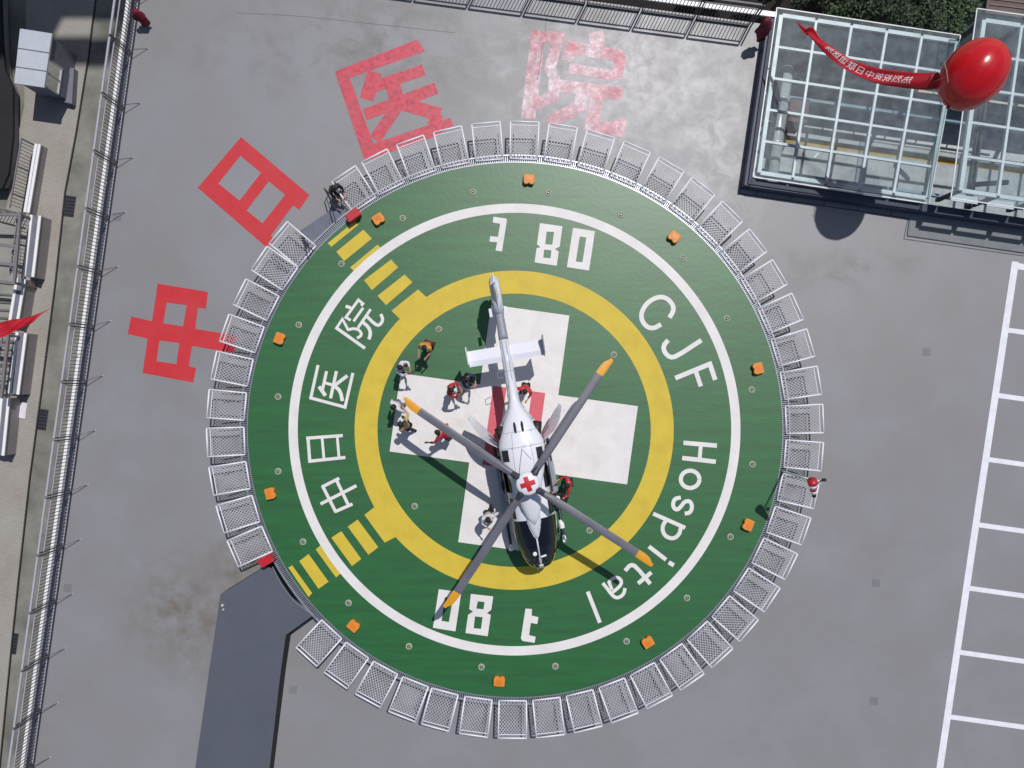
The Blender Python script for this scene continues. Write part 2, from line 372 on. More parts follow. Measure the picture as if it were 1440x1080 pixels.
# ---- lettering
def glyph(ox, oy, s, strokes, z=.007, name='painted_character', polys=()):
    g = MB(); i = 0
    for loops in polys: g.flat([P(Q(l,ox,oy,s), z) for l in loops], z)
    for pts, wd, sm in strokes:
        if sm: pts = smooth_pts(pts, sm)
        i += 1; stroke(g, P(Q(pts,ox,oy,s), z), wd/s*K, z+.0005*i)
    return g.build(name, M_wpaint, pad)
glyph(400,400,5.4,[([(388,325),(612,485)],24,0),([(395,333),(440,262),(485,347)],21,0),([(478,345),(530,333),(572,348),(588,385),(552,408)],21,1),([(465,165),(505,178)],24,0),([(503,272),(466,250),(562,118),(596,146),(583,162)],21,0),([(525,280),(598,177)],20,0),([(558,330),(655,188)],21,0),([(592,283),(640,325),(655,370),(642,417)],26,1),([(618,235),(690,305),(722,312),(750,270),(732,225)],24,1)])
glyph(400,400,5.4,[([(255,612),(200,862),(460,932),(520,672)],23,0),([(262,775),(312,845)],28,0),([(320,658),(288,803)],23,0),([(395,658),(350,865)],24,0),([(300,745),(372,765)],22,0),([(370,775),(478,693)],26,0),([(380,770),(425,810),(440,885)],27,1)])
glyph(400,590,4,[([(132,98),(143,243)],18,0),([(122,105),(328,90)],18,0),([(135,235),(343,213)],18,0),([(212,105),(222,218)],15,0),([(297,95),(307,215)],15,0)])
glyph(400,590,4,[([(210,380),(308,330)],18,0),([(215,375),(290,522)],18,0),([(285,518),(383,475)],18,0),([(295,345),(358,478)],18,0),([(203,475),(405,372)],18,0)])
glyph(660,280,7.2,[],polys=[[[(245,178),(368,196),(381,210),(330,530),(265,520),(282,437),(203,430),(212,375),(290,382),(312,250),(237,236)]]],name='painted_letter')
glyph(660,280,7.2,[],polys=[[[(715,243),(943,275),(915,480),(868,505),(905,532),(885,675),(660,640),(682,497),(722,486),(685,458)],[(783,328),(858,333),(840,462),(768,457)],[(757,512),(832,518),(822,600),(748,592)]]],name='painted_digit')
glyph(660,280,7.2,[],polys=[[[(1050,290),(1272,325),(1212,723),(988,688)],[(1118,378),(1185,388),(1145,640),(1078,632)]]],name='painted_digit')
glyph(590,790,4.364,[],polys=[[[(118,168),(256,187),(220,427),(82,405)],[(155,217),(205,225),(180,370),(135,362)]]],name='painted_digit')
glyph(590,790,4.364,[],polys=[[[(315,197),(452,213),(440,295),(413,315),(437,327),(418,457),(282,437),(298,325),(328,306),(305,290)],[(357,242),(400,247),(392,292),(348,287)],[(340,335),(387,340),(377,412),(332,408)]]],name='painted_digit')
glyph(590,790,4.364,[],polys=[[[(650,287),(690,290),(688,330),(730,340),(722,382),(683,375),(672,450),(713,460),(706,497),(633,486),(622,470)]]],name='painted_letter')
pl = 'painted_letter'
glyph(860,380,4.5,[([(313,342),(265,370),(220,358),(188,312),(190,260),(230,200),(300,165),(355,178),(392,225),(390,262),(366,300)],29,2)],name=pl)
glyph(860,380,4.5,[([(568,443),(412,545),(370,553),(335,520),(327,480),(357,442)],29,1)],name=pl)
glyph(860,380,4.5,[([(403,683),(630,590)],30,0),([(618,580),(656,694)],30,0),([(533,640),(565,735)],28,0)],name=pl)
glyph(860,620,4.5,[([(455,12),(667,30)],28,0),([(447,108),(660,132)],28,0),([(565,25),(557,118)],24,0)],name=pl)
def oval(cx_, cy_, rx, ry, n=28): return [(cx_+rx*math.cos(2*math.pi*i/n), cy_+ry*math.sin(2*math.pi*i/n)) for i in range(n+1)]
glyph(860,620,4.5,[(oval(497,243,59,55),26,0)],name=pl)
glyph(860,620,4.5,[([(438,358),(396,366),(386,415),(412,440),(440,415),(462,383),(497,380),(512,415),(498,455),(463,460)],25,2)],name=pl)
glyph(860,620,4.5,[([(263,460),(466,550)],25,0),([(345,500),(318,548),(335,602),(390,622),(430,592),(440,540)],25,2)],name=pl)
glyph(860,620,4.5,[([(236,668),(345,752)],26,0),([(362,768),(394,788)],27,0)],name=pl)
glyph(860,620,4.5,[([(86,822),(120,782),(155,795),(245,905)],26,1),([(168,902),(252,832)],26,0)],name=pl)
glyph(830,790,16.6,[([(292,498),(400,625),(480,740),(560,820),(630,845),(720,810),(790,735),(812,615)],80,2),([(432,462),(510,655)],74,0),([(425,500),(470,430),(560,372),(650,362),(722,425),(732,510),(668,595),(520,715)],76,2)],name=pl)
glyph(590,790,4.364,[([(1032,183),(1107,374)],24,0)],name=pl)
# ---- grating ring round the deck
g = MB(); ringmesh(g, PC, RP+.005, RP+.27, -.12, 200); g.build('gutter_bed', M_dsteel, pad)
g = MB(); n = 900
for i in range(n):
    a = 2*math.pi*i/n; c, s = math.cos(a), math.sin(a); t = Vector((-s, c, 0))*.016
    p0 = Vector((PC.x+(RP+.01)*c, PC.y+(RP+.01)*s, -.03)); p1 = Vector((PC.x+(RP+.26)*c, PC.y+(RP+.26)*s, -.03))
    g.add([p0-t, p1-t, p1+t, p0+t], [(0,1,2,3)])
gr = g.build('grating', M_galv, pad); gr['kind'] = 'stuff'; del gr['kind']
def rim(r0, r1, z0, z1, m, name):
    g = MB(); N_ = 200
    rings = []
    for i in range(N_+1):
        a = 2*math.pi*i/N_; c, s = math.cos(a), math.sin(a)
        rings.append([Vector((PC.x+r*c, PC.y+r*s, zz)) for r, zz in ((r0,z0),(r1,z0),(r1,z1),(r0,z1))])
    g.loft(rings, cap=False); return g.build(name, m, pad, fix=True)
rim(RP+.262, RP+.31, -.16, .005, M_galv, 'outer_rim')
rim(RP+.002, RP+.03, -.05, .012, M_galv, 'deck_edge')
# ---- edge lights
lab_o = ['above the topmost digits','above the upright of the fallen zero, left of the walkway','','','','','','','','']
def flood():
    t = empty('edge_floodlight', (0,0,0))
    g = MB(); pr = [(-.21,-.18),(.21,-.18),(.22,.1),(.17,.2),(.06,.2),(0,.16),(-.06,.2),(-.17,.2),(-.22,.1)]
    g.prism(pr, .03, .2); o = g.build('housing', M_orange, t)
    bv = o.modifiers.new('b', 'BEVEL'); bv.width = .03; bv.segments = 2
    MB().box((0,0,.015),(.34,.3,.03)).build('foot', M_dsteel, t)
    MB().box((0,-.02,.203),(.2,.16,.008)).build('cover_plate', mat('amber_plate', (236,130,40), .35), t)
    return t
fp = flood()
FL = [((744,252),'directly above the upper painted digits'),((948,333),'upper right, outside the painted letter C'),((1066,518),'right of the painted letter F'),((1052,738),'right of the painted letter p'),
      ((911,903),'below the painted letters t and a'),((702,958),'lowest of all, below the lower digit eight'),((497,880),'lower left, below the lower lead-in bars'),((380,694),'left, beside the lowest white character'),
      ((393,476),'left, beside the uppermost white character'),((532,308),'beside the red cabinet at the upper lead-in bars')]
for i, ((x, y), lb) in enumerate(FL):
    o = fp if i == 0 else copy_tree(fp)
    p = at(x, y, .12); o.location = (p.x, p.y, .002); d = Vector((PC.x-p.x, PC.y-p.y)); o.rotation_euler.z = math.atan2(d.y, d.x)-math.pi/2
    tag(o, 'orange floodlight on the green edge, '+lb, 'floodlight', 'orange floodlights round the helipad')
def inset():
    t = empty('inset_light'); g = MB(); ringmesh(g, Vector((0,0,0)), .07, .115, .03, 20); rg = []
    for i in range(21):
        a = 2*math.pi*i/20; rg.append([Vector((r*math.cos(a), r*math.sin(a), zz)) for r, zz in ((.115,.03),(.13,.0),(.07,.0),(.07,.03))])
    g.loft(rg, cap=False); g.build('ring', M_lens, t)
    MB().tube([(0,0,.0),(0,0,.03),(0,0,.06)],[.045,.045,.02],10).build('lens', M_galv, t)
    return t
ip = inset(); IL = [(665,270),(771,271),(873,302),(960,363),(1022,448),(1057,548),(1058,653),(1027,755),(966,841),(881,902),(781,937),(677,938),(575,909),(490,848),(426,762),(391,663),(391,558),(420,457),(480,371),(566,307)]
ordn = ['','first','second','third','fourth','fifth','sixth','seventh','eighth','ninth','tenth','eleventh','twelfth','thirteenth','fourteenth']
inn = [((617,463),'inside the yellow ring, between the yellow-shirted person and the ring'),((863,499),'inside the yellow ring, at the tip of the upper right rotor blade'),((829,746),'inside the yellow ring, beside the lower right rotor blade'),((583,712),'inside the yellow ring, lower left of the white cross')]
for i, (x, y) in enumerate(IL):
    o = ip if i == 0 else copy_tree(ip); o.location = at(x, y, 0)
    if 1 <= i <= 10: lb = '%s clockwise from the upper floodlight' % ordn[i]
    elif i == 0: lb = 'first anticlockwise from the upper floodlight'
    else: lb = '%s anticlockwise from the upper floodlight' % ordn[21-i]
    tag(o, 'small round deck light outside the white ring, '+lb, 'deck light', 'small deck lights outside the white ring')
for (x, y), lb in inn:
    o = copy_tree(ip); o.location = at(x, y, 0); tag(o, 'small deck light '+lb, 'deck light', 'deck lights inside the yellow ring')
# ---- safety nets
def net():
    t = empty('safety_net'); W, D = 1.09, 1.42; x0, x1 = -W/2, W/2; y0, y1 = .0, D   # y outward
    g = MB(); r = .05
    z0, z1 = .0, .03
    r = .066; c = [Vector((x0*.96,y0,z0)), Vector((x1*.96,y0,z0)), Vector((x1,y1,z1)), Vector((x0,y1,z1))]
    for i in range(4): g.bar(c[i], c[(i+1)%4], r, r, 6)
    g.build('frame', M_wmetal, t, True)
    MB().bar((x0*.97,y1-.13,z1-.012),(x1*.97,y1-.13,z1-.012),.032,.032,6).build('inner_rail', M_wmetal, t)
    g = MB(); st = .098*1.0
    xa, xb, ya, yb = x0+.03, x1-.03, y0+.03, y1-.1
    def clip(px_, py_, dx, dy):
        ts = []
        t0, t1 = -10, 10
        for p_, d_, lo, hi in ((px_,dx,xa,xb),(py_,dy,ya,yb)):
            a1, a2 = (lo-p_)/d_, (hi-p_)/d_
            t0 = max(t0, min(a1,a2)); t1 = min(t1, max(a1,a2))
        return (t0, t1)
    for sgn in (1, -1):
        k = -30
        while k < 30:
            px_ = k*st*1.2; t0, t1 = clip(px_, 0, 1*.8, sgn*1.0)
            if t1-t0 > .02:
                zz = .006 if sgn > 0 else .016
                a = (px_+t0*.8, sgn*t0, zz); b = (px_+t1*.8, sgn*t1, zz); g.bar(a, b, .014, .013, 4)
            k += 1
    g.build('wire_mesh', M_mesh, t)
    for s in (-1, 1):
        MB().bar((s*.42,-.14,-.1),(s*.42,.25,-.03),.045,.045).build('bracket', M_dsteel, t)
        MB().bar((s*.42,-.16,-.55),(s*.42,1.0,-.04),.03,.03).build('strut', M_dsteel, t)
    return t
np_ = net()
knots = [(0,1.8),(12,87.9),(25,180.5),(38,274.9),(50,361.8)]
over = {31:222.6, 32:None, 33:None, 34:246.3, 43:309.8, 44:None, 45:326.2}
first = True
for k in range(50):
    if k in over and over[k] is None: continue
    for (ka, va), (kb, vb) in zip(knots, knots[1:]):
        if ka <= k <= kb: ang = va+(vb-va)*(k-ka)/(kb-ka); break
    if k in over: ang = over[k]
    if k in (32,33): continue
    if 28 <= k <= 30: ang = 180.5+(222.6-180.5)*(k-25)/6
    o = np_ if first else copy_tree(np_); first = False
    r0 = 10.39; a = R(90-ang)
    o.location = (PC.x+r0*math.cos(a), PC.y+r0*math.sin(a), .0); o.rotation_euler = (0,0,a-math.pi/2)
    if k == 0: lb = 'topmost one above the upper floodlight'
    elif k <= 7: lb = '%s clockwise from the topmost panel' % ordn[k]
    elif k < 15: lb = '%s anticlockwise from the one under the windsock' % ordn[15-k] if k != 14 else 'first one above the windsock panel'
    elif k == 14: lb = ''
    elif k < 25: lb = '%s anticlockwise from the bottommost panel' % ordn[25-k]
    elif k == 25: lb = 'bottommost one of all'
    elif k <= 31: lb = '%s clockwise from the bottommost' % ordn[k-25] if k < 31 else 'touching the lower right side of the grey ramp'
    elif k <= 43: lb = ('%s clockwise from the grey ramp' % ordn[k-33]) if k < 43 else 'just left of the small grey landing'
    elif k == 45: lb = 'right above the red cabinet'
    else: lb = '%s anticlockwise from the topmost panel' % ordn[50-k]
    if k == 14: lb = 'right side, with the striped windsock hanging over it'
    elif 7 < k < 14: lb = '%s anticlockwise from the one under the windsock' % ordn[14-k]
    elif 14 < k < 20: lb = '%s clockwise from the one under the windsock' % ordn[k-14]
    elif 19 < k < 25: lb = '%s anticlockwise from the bottommost panel' % ordn[25-k]
    tag(o, 'white wire net on the helipad rim, '+lb, 'safety net', 'wire safety nets round the helipad')
# ---- ramp and landing
rp = [(310,836),(372,798),(383,790),(444,866),(402,893),(372,1200),(258,1200)]
rt = empty('access_ramp', (0,0,0), 0, 'wide slate grey access ramp rising from the bottom of the roof to the helipad edge', 'ramp')
g = MB(); pts = []
def rz(y): return -.03 if y < 900 else max(-.60, -.03-(y-900)/300*.25)
poly = [(310,836),(374,796),(384,800),(408,838),(442,864),(402,893),(394,950),(383,1045),(362,1230),(253,1230),(276,1070),(296,930)]
vs = [at(x, y, rz(y)) for x, y in poly]; n = len(vs)
allv = [tuple(v) for v in vs]+[(v.x, v.y, ZR) for v in vs]
tri = tessellate_polygon([[Vector((v.x, v.y, 0)) for v in vs]])
g.add(allv, [up3(allv, t) for t in tri]); g.build('ramp_surface', M_slate, rt)
g = MB()
for i in range(n):
    j = (i+1)%n; g.add([allv[i], allv[j], allv[n+j], allv[n+i]], [(0,1,2,3)])
g.build('side_wall', M_dark, rt)
g = MB(); g.tube([at(383,797,.005), at(396,822,.005), at(414,846,.005), at(444,868,.005)], .018, 6); g.build('threshold_strip', M_galv, rt)
c = at(313,851,.0); rzb = MB(); rzb.tube([(c.x,c.y,-.05),(c.x,c.y,.04)], .05, 8)
c2 = at(314,857,.0); rzb.tube([(c2.x,c2.y,-.05),(c2.x,c2.y,.02)], .035, 8); rzb.build('ramp_stud', M_lens, rt)
lt = empty('landing', (0,0,0), 0, 'small blue grey landing and step at the upper left gap between the nets', 'landing')
g = MB(); g.prism(P([(420,326),(470,292),(500,300),(460,342),(437,352)], -.45), ZR, -.45); g.build('lower_step', mat('landing_grey', (108,112,128), .6), lt)
g = MB(); g.prism(P([(438,340),(492,298),(503,310),(459,344),(447,355)], -.1), -.5, -.1); g.build('upper_step', mat('worn_landing_grey', (140,142,152), .6, 0, .15, 4), lt)
g = MB()
for a, b in (((478,300),(459,268)),((440,352),(429,335))):
    pa, pb = at(*a, 0), at(*b, -.4); pb.z = -.85
    for q in (pa, (pa+pb)/2, pb): g.bar((q.x,q.y,min(q.z,-.1)),(q.x,q.y,q.z+.8),.04,.04,6)
    g.bar((pa.x,pa.y,.8),(pb.x,pb.y,-.05),.05,.05,6); g.bar((pa.x,pa.y,.45),(pb.x,pb.y,-.4),.03,.03,6)
g.build('handrail', M_dsteel, lt)
def cabinet(x, y, ang, lb):
    c = at(x, y, .25); t = empty('fire_cabinet', (c.x, c.y, 0), R(ang), lb, 'fire cabinet', 'red fire cabinets on the helipad rim')
    o = MB().box((0,0,.2),(.52,.3,.34)).build('cabinet_body', M_redbox, t); bv = o.modifiers.new('b','BEVEL'); bv.width = .02; bv.segments = 2
    o = MB().prism([(-.28,-.17),(.28,-.17),(.24,.16),(-.24,.16)], .372, .42).build('lid', M_redbox, t); bv = o.modifiers.new('b','BEVEL'); bv.width = .015
    MB().bar((-.08,-.18,.25),(.08,-.18,.25),.02).build('handle', M_galv, t)
    MB().box((0,0,-.02),(.4,.2,.1)).build('foot', M_dsteel, t)
cabinet(497,303,35,'red fire cabinet at the upper left lead-in bars, beside the person in black')
cabinet(375,788,-150,'red fire cabinet between the grey ramp and the nets, lower left')
# ---- windsock
b = at(1101,663,0); ws = empty('windsock', (b.x, b.y, 0), 0, 'red and white banded windsock on a white mast at the right rim of the helipad', 'windsock')
MB().tube([(0,0,-.4),(0,0,1.5),(0,0,3.5)],[.04,.035,.025],8).build('mast', M_wmetal, ws)
MB().tube([(0,0,3.5),(0,0,3.62)],[.05,.03],8).build('mast_lamp', M_lens, ws)
MB().box((0,0,-.02),(.22,.22,.04)).build('base_plate', M_dsteel, ws)
g = MB(); g.tube([(0,0,3.42),(.12,.08,3.45),(.22,.1,3.44)],.02,6); g.box((.2,.1,3.46),(.12,.1,.1)); g.build('swivel', M_dark, ws)
p0 = at(1142,676,3.35)-Vector((b.x,b.y,0)); p1 = at(1145,698,2.9)-Vector((b.x,b.y,0))
MB().bar((0,0,3.4), p0, .02, .02, 6).build('arm', M_dsteel, ws)
for i, (c, nm) in enumerate(((M_redbox,'red'),(M_wmetal,'white'),(M_redbox,'red'),(M_wmetal,'white'),(M_dark,'tip'))):
    f0, f1 = i/5, (i+1)/5; r0, r1 = .17-.1*f0, .17-.1*f1
    MB().tube([p0.lerp(p1, f0), p0.lerp(p1, f1)], [r0, r1], 14).build('sock_band', c, ws, True)
# ================================================================== ROOF RAILINGS
M_rail = mat('light_grey_rail_paint', (178,176,186), .45, 0, .06, 8)
M_rail2 = mat('dark_rail_paint', (70,66,76), .5, 0, .08, 8)
def railing(pa, pb, bay, H, label, out, brace=True, M_rail=M_rail):
    """pa,pb on the roof; posts every bay metres"""
    pa = Vector(pa); pb = Vector(pb); L_ = (pb-pa).length; d = (pb-pa).normalized(); n = int(L_/bay)
    t = empty('roof_railing', pa, 0, label, 'railing'); inw = Vector((-out[0], -out[1], 0))
    for i in range(n+1):
        q = d*(i*bay)
        for e_ in (-.055, .055):
            o = MB().bar(q+d*e_, q+d*e_+Vector((0,0,H)), .045, .045).build('post', M_rail2, t)
        if brace:
            f = q+inw*.60+d*-.34; f.z = .0
            br = MB().bar(q+Vector((0,0,.5)), f, .02, .02).build('brace', M_rail2, t)
            MB().box(f+Vector((0,0,.01)), (.06,.06,.02)).build('foot_plate', M_rail, br)
        if i < n:
            q2 = q+d*bay; g = MB(); k = int(bay/.13)
            for j in range(1, k):
                s = q+d*(bay*j/k); g.bar(s+Vector((0,0,.14)), s+Vector((0,0,H-.34)), .022, .022)
            g.build('bar_panel', M_rail2, t)
            a_, b_ = q+d*.055, q2-d*.055
            for nm, hz_, w_, m_ in (('top_rail',H,.07,M_rail),('middle_rail',H-.34,.045,M_rail),('bottom_rail',.14,.045,M_rail),('base_rail',.03,.05,M_rail2)):
                MB().bar(a_+Vector((0,0,hz_)), b_+Vector((0,0,hz_)), w_, w_*.85).build(nm, m_, t)
    return t
c = corner(0, 0)
railing(at(*c, ZR), at(lx(1200), 1200, ZR), 2.17, 1.72, 'long grey steel railing along the left edge of the roof', (-.99, .14))
railing(at(c[0]+3, c[1], ZR), at(1067, ty(1067), ZR), 2.17, 1.72, 'dark steel railing along the top edge of the roof, ending at the glass skylight', (.13,.99), False, M_rail2)
# red cloths tied to the rail corners
M_cloth = mat('dark_red_cloth', (120,16,38), .7, 0, .25, 9)
def cloth(x, y, z0, z1, lb, seed):
    rr = random.Random(seed); b = at(x, y, z0); g = MB(); rings = []
    for i in range(9):
        f = i/8; zz = z0+(z1-z0)*f; r = .08+.12*math.sin(f*3.0)+.06*rr.random(); rings.append([Vector((b.x+r*math.cos(a)*(1+.3*math.sin(3*a+i))+.1*f, b.y+r*.7*math.sin(a)*(1+.25*math.cos(4*a+i))-.22*f, zz)) for a in [2*math.pi*k/14 for k in range(14)]])
    g.loft(rings); tag(g.build('tied_red_cloth', M_cloth, None, True, True), lb, 'cloth', 'red cloths tied to the roof railings')
cloth(189,14,.05,-.7,'crumpled dark red cloth tied to the upper left corner of the roof railing',3)
cloth(1079,27,.8,-.4,'dark red cloth tied where the top railing meets the glass skylight',5)
# ================================================================== ATRIUM + SKYLIGHTS
ZF = -5.0
M_afloor = mat('pale_terrazzo', (196,198,200), .5, 0, .1, 3, (168,172,176), bump=.1)
M_awall = mat('sky_tinted_wall', (160,184,204), .7, 0, .1, 1)  # blue tint paints in the sky reflected by the roof glass
M_awall2 = mat('dark_slate_cladding', (64,68,92), .55, 0, .1, 1)
atw = P(atr, ZR)
lo = [(v.x, v.y) for v in atw]
bpart(MB().flat([lo], ZF).build('atrium_floor', M_afloor))
def wallq(a, b, m, name, z0=ZF, z1=ZR-.01): bpart(MB().add([(a[0],a[1],z0),(b[0],b[1],z0),(b[0],b[1],z1),(a[0],a[1],z1)], [(0,1,2,3)]).build(name, m))
wallq(lo[0], lo[1], M_awall, 'atrium_wall'); wallq(lo[1], lo[2], M_awall2, 'atrium_wall'); wallq(lo[3], lo[0], M_awall, 'atrium_wall', ZG, -.3)
# floor of the atrium: yellow guide strip, mid-height gallery slab
g = MB(); stroke(g, P([(1100,196),(1230,214),(1500,250)], ZF), .22, ZF+.006); bpart(g.build('yellow_floor_strip', mat('yellow_strip', (222,176,66), .6)))
def lerp2(p, q, f): return (p[0]+(q[0]-p[0])*f, p[1]+(q[1]-p[1])*f)
dv = Vector((atw[2]-atw[1])[:2]).normalized(); nv = Vector((-dv.y, dv.x)); o0 = Vector(atw[1][:2])
def AP(u, v): q = o0+dv*u+nv*v; return (q.x, q.y)        # u along the front wall, v towards the back
g = MB()
g.prism([AP(.05,5.2),AP(18,5.2),AP(18,6.15),AP(.05,6.15)], -3.5, -3.3); bpart(g.build('gallery_slab', mat('gallery_grey', (132,140,146), .6, 0, .15, 1.2)))
g = MB()
for i in range(9):
    g.bar((*AP(.2+i*1.4,5.2),-3.3),(*AP(.2+i*1.4,5.2),-2.4),.05,.05)
g.bar((*AP(.2,5.2),-2.4),(*AP(12,5.2),-2.4),.09,.06); bpart(g.build('gallery_rail', mat('cream_rail', (196,192,170), .5)))
g = MB(); g.tube([(*AP(1.3,v),-2.5) for v in (.3,.35,2.2,2.25,2.3,4.0,4.05,4.1,6.0)], [.26,.3,.3,.33,.3,.3,.33,.3,.3], 18)
bpart(g.build("ventilation_duct", mat("silver_duct", (216,220,224), .3, .15, .1, 5), None, True))
g = MB(); g.box((*AP(2.2,3.9),-3.6),(.8,1.0,1.4),R(-8)); bpart(g.build('plant_cabinet', mat('brown_cabinet', (116,72,78), .6)))
# dark upstand kerb round both skylights
g = MB(); zu = -.3
def strip(mb, a, b, w_, z0, z1, off=0):
    a = Vector(a); b = Vector(b); d = (b-a).normalized(); nn = Vector((-d.y, d.x)); mb.prism([a+nn*(off), b+nn*(off), b+nn*(off+w_), a+nn*(off+w_)], z0, z1)
strip(g, AP(-.05,0), AP(18.5,0), .30, ZR, zu, -.32); bpart(g.build('skylight_kerb', M_awall2))
g = MB(); strip(g, AP(-.04,-.3), AP(-.04,6.3), .26, ZR, zu, 0); bpart(g.build('skylight_kerb', M_awall2))
M_frame = mat('white_skylight_frame', (226,232,240), .35, 0, .03, 3)
M_edge = mat('glass_edge_trim', (230,236,236), .4)
def skylight(tl, tr, br, bl, zt, nc, nr, ov, label, legs):
    c = [at(*tl, zt), at(*tr, zt), at(*br, zt), at(*bl, zt)]
    t = empty('glass_skylight', (c[3].x, c[3].y, zu), 0, label, 'skylight', 'glass skylights over the atrium'); O = Vector(t.location)
    c = [v-O for v in c]
    def bi(u, v): return (c[3].lerp(c[2], u)).lerp(c[0].lerp(c[1], u), v)    # u along, v back
    for i in range(nc+1):
        w_ = .15 if i in (0, nc) else .10
        MB().bar(bi(i/nc,0), bi(i/nc,1), w_, .14).build('rafter', M_frame, t)
    for j in range(nr+1):
        g = MB(); w_ = .15 if j in (0, nr) else .09
        for i in range(nc):
            a = bi(i/nc, j/nr); b = bi((i+1)/nc, j/nr); d = (b-a).normalized(); g.bar(a+d*.055, b-d*.055, w_, .11)
        g.build('purlin', M_frame, t)
    up_ = Vector((0,0,.1)); n_ = .012
    du = (c[2]-c[3]).normalized(); dw = (c[0]-c[3]).normalized()
    for i in range(nc):
        for j in range(nr):
            a, b, d, e = bi(i/nc, j/nr), bi((i+1)/nc, j/nr), bi((i+1)/nc,(j+1)/nr), bi(i/nc,(j+1)/nr)
            if i == 0: a = a-du*ov; e = e-du*ov
            if i == nc-1: b = b+du*ov*.3; d = d+du*ov*.3
            if j == 0: a = a-dw*ov; b = b-dw*ov
            if j == nr-1: d = d+dw*ov; e = e+dw*ov
            cen = (a+b+d+e)/4; vs = [v+(cen-v).normalized()*.01+up_ for v in (a,b,d,e)]
            MB().add(vs, [(0,1,2,3)]).build('glass_pane', M_glass, t)
    q = [c[3]-du*ov-dw*ov, c[2]+du*ov*.3-dw*ov, c[1]+du*ov*.3+dw*ov, c[0]-du*ov+dw*ov]
    g = MB()
    for i in range(4): g.bar(q[i]+up_, q[(i+1)%4]+up_, .035, .035)
    g.build('edge_trim', M_edge, t)
    if legs:
        for i in range(nc+1):
            for v in (0, 1):
                p = bi(i/nc, v); MB().bar((p.x,p.y,-.0), p-Vector((0,0,.07)), .16, .12).build('post', M_dsteel, t)
        for i in range(nc):
            a, b = bi((i+.12)/nc,0), bi((i+.88)/nc,0); s = Vector((0,0,1))
            g = MB()
            for hgt in (.9,): g.bar((a.x,a.y,c[0].z-hgt),(b.x,b.y,c[0].z-hgt),.26,.05)
            g.build('glazing_sill', M_frame, t)
    else:
        g = MB(); pp = [bi(0,0), bi(1,0), bi(1,1), bi(0,1)]
        for i in range(4):
            if i == 1: continue
            a, b = pp[i], pp[(i+1)%4]; g.bar((a.x,a.y,c[0].z/2-.05),(b.x,b.y,c[0].z/2-.05),.1,c[0].z-.1)
        g.build('curb', M_awall2, t)
    return t
skylight((1098,22),(1345,59),(1303,279),(1067,243),0.0,5,5,.22,'large glass skylight with a white grid frame left of the balloon',False)
skylight((1383,29),(1752,82),(1718,322),(1350,268),1.25,7,5,.35,'raised glass skylight on dark posts at the right edge below the balloon',True)
g = MB()
for v in (0.9, 3.1, 5.2):
    g.bar((*AP(8.2,v),-.2),(*AP(9.1,v-.05),.9),.16,.12)
g.bar((*AP(8.35,0),-.2),(*AP(8.35,6.1),-.2),.22,.2); bpart(g.build('link_beam', M_dsteel))
g = MB()
for v in (1.2, 4.4): g.bar((*AP(.1,v),-3.0),(*AP(18,v),-3.0),.12,.2)
bpart(g.build('floor_beam', M_awall))
# ================================================================== BALLOONS AND BANNERS
M_ball = mat('red_balloon_skin', (208,20,28), .22, 0, .08, 1.5, (190,14,22), coat=.4)
M_ban = mat('red_banner_cloth', (184,20,38), .55, 0, .12, 3)
M_btxt = mat('white_banner_print', (240,230,232), .6)
bc = at(1369,105,5.6); bt = empty('balloon', bc, 0, 'big glossy red balloon floating over the glass skylights', 'balloon')
g = MB(); rings = []; ax = Vector((.55,.80,.25)).normalized(); u_ = ax.cross(Vector((0,0,1))).normalized(); v_ = ax.cross(u_)
for i in range(25):
    th = math.pi*i/24; rr = .94*math.sin(th); cz = -1.13*math.cos(th)
    rings.append([ax*cz+(u_*math.cos(a)+v_*math.sin(a))*max(rr,.004)*(1-.012*abs(math.cos(6*a))) for a in [2*math.pi*k/48 for k in range(48)]])
g.loft(rings); g.build('skin', M_ball, bt, True, True)
M_seam = mat('balloon_seam', (150,14,22), .4)
for k in range(8):
    MB().tube([rings[i][k*6]*1.0 for i in range(1,24)], .005, 4).build('seam', M_seam, bt)
MB().tube([ax*-1.1, ax*-1.2], [.06,.04], 10).build('valve', M_seam, bt)
g = MB(); dw = Vector((-.72,-.10,-.30)).normalized(); rg = []
side = dw.cross(Vector((0,0,1))).normalized(); sv = dw.cross(side)
for i in range(25):
    a = 2*math.pi*i/24; rg.append(dw*.80+(side*math.cos(a)+sv*math.sin(a))*.62)
g.tube(rg, .012, 5)
for i in range(0,24,3): g.bar(rg[i], dw*1.15+(rg[i]-dw*.8)*.45, .01)
g.build('rope_ring', mat('pale_rope', (170,160,140), .8), bt)
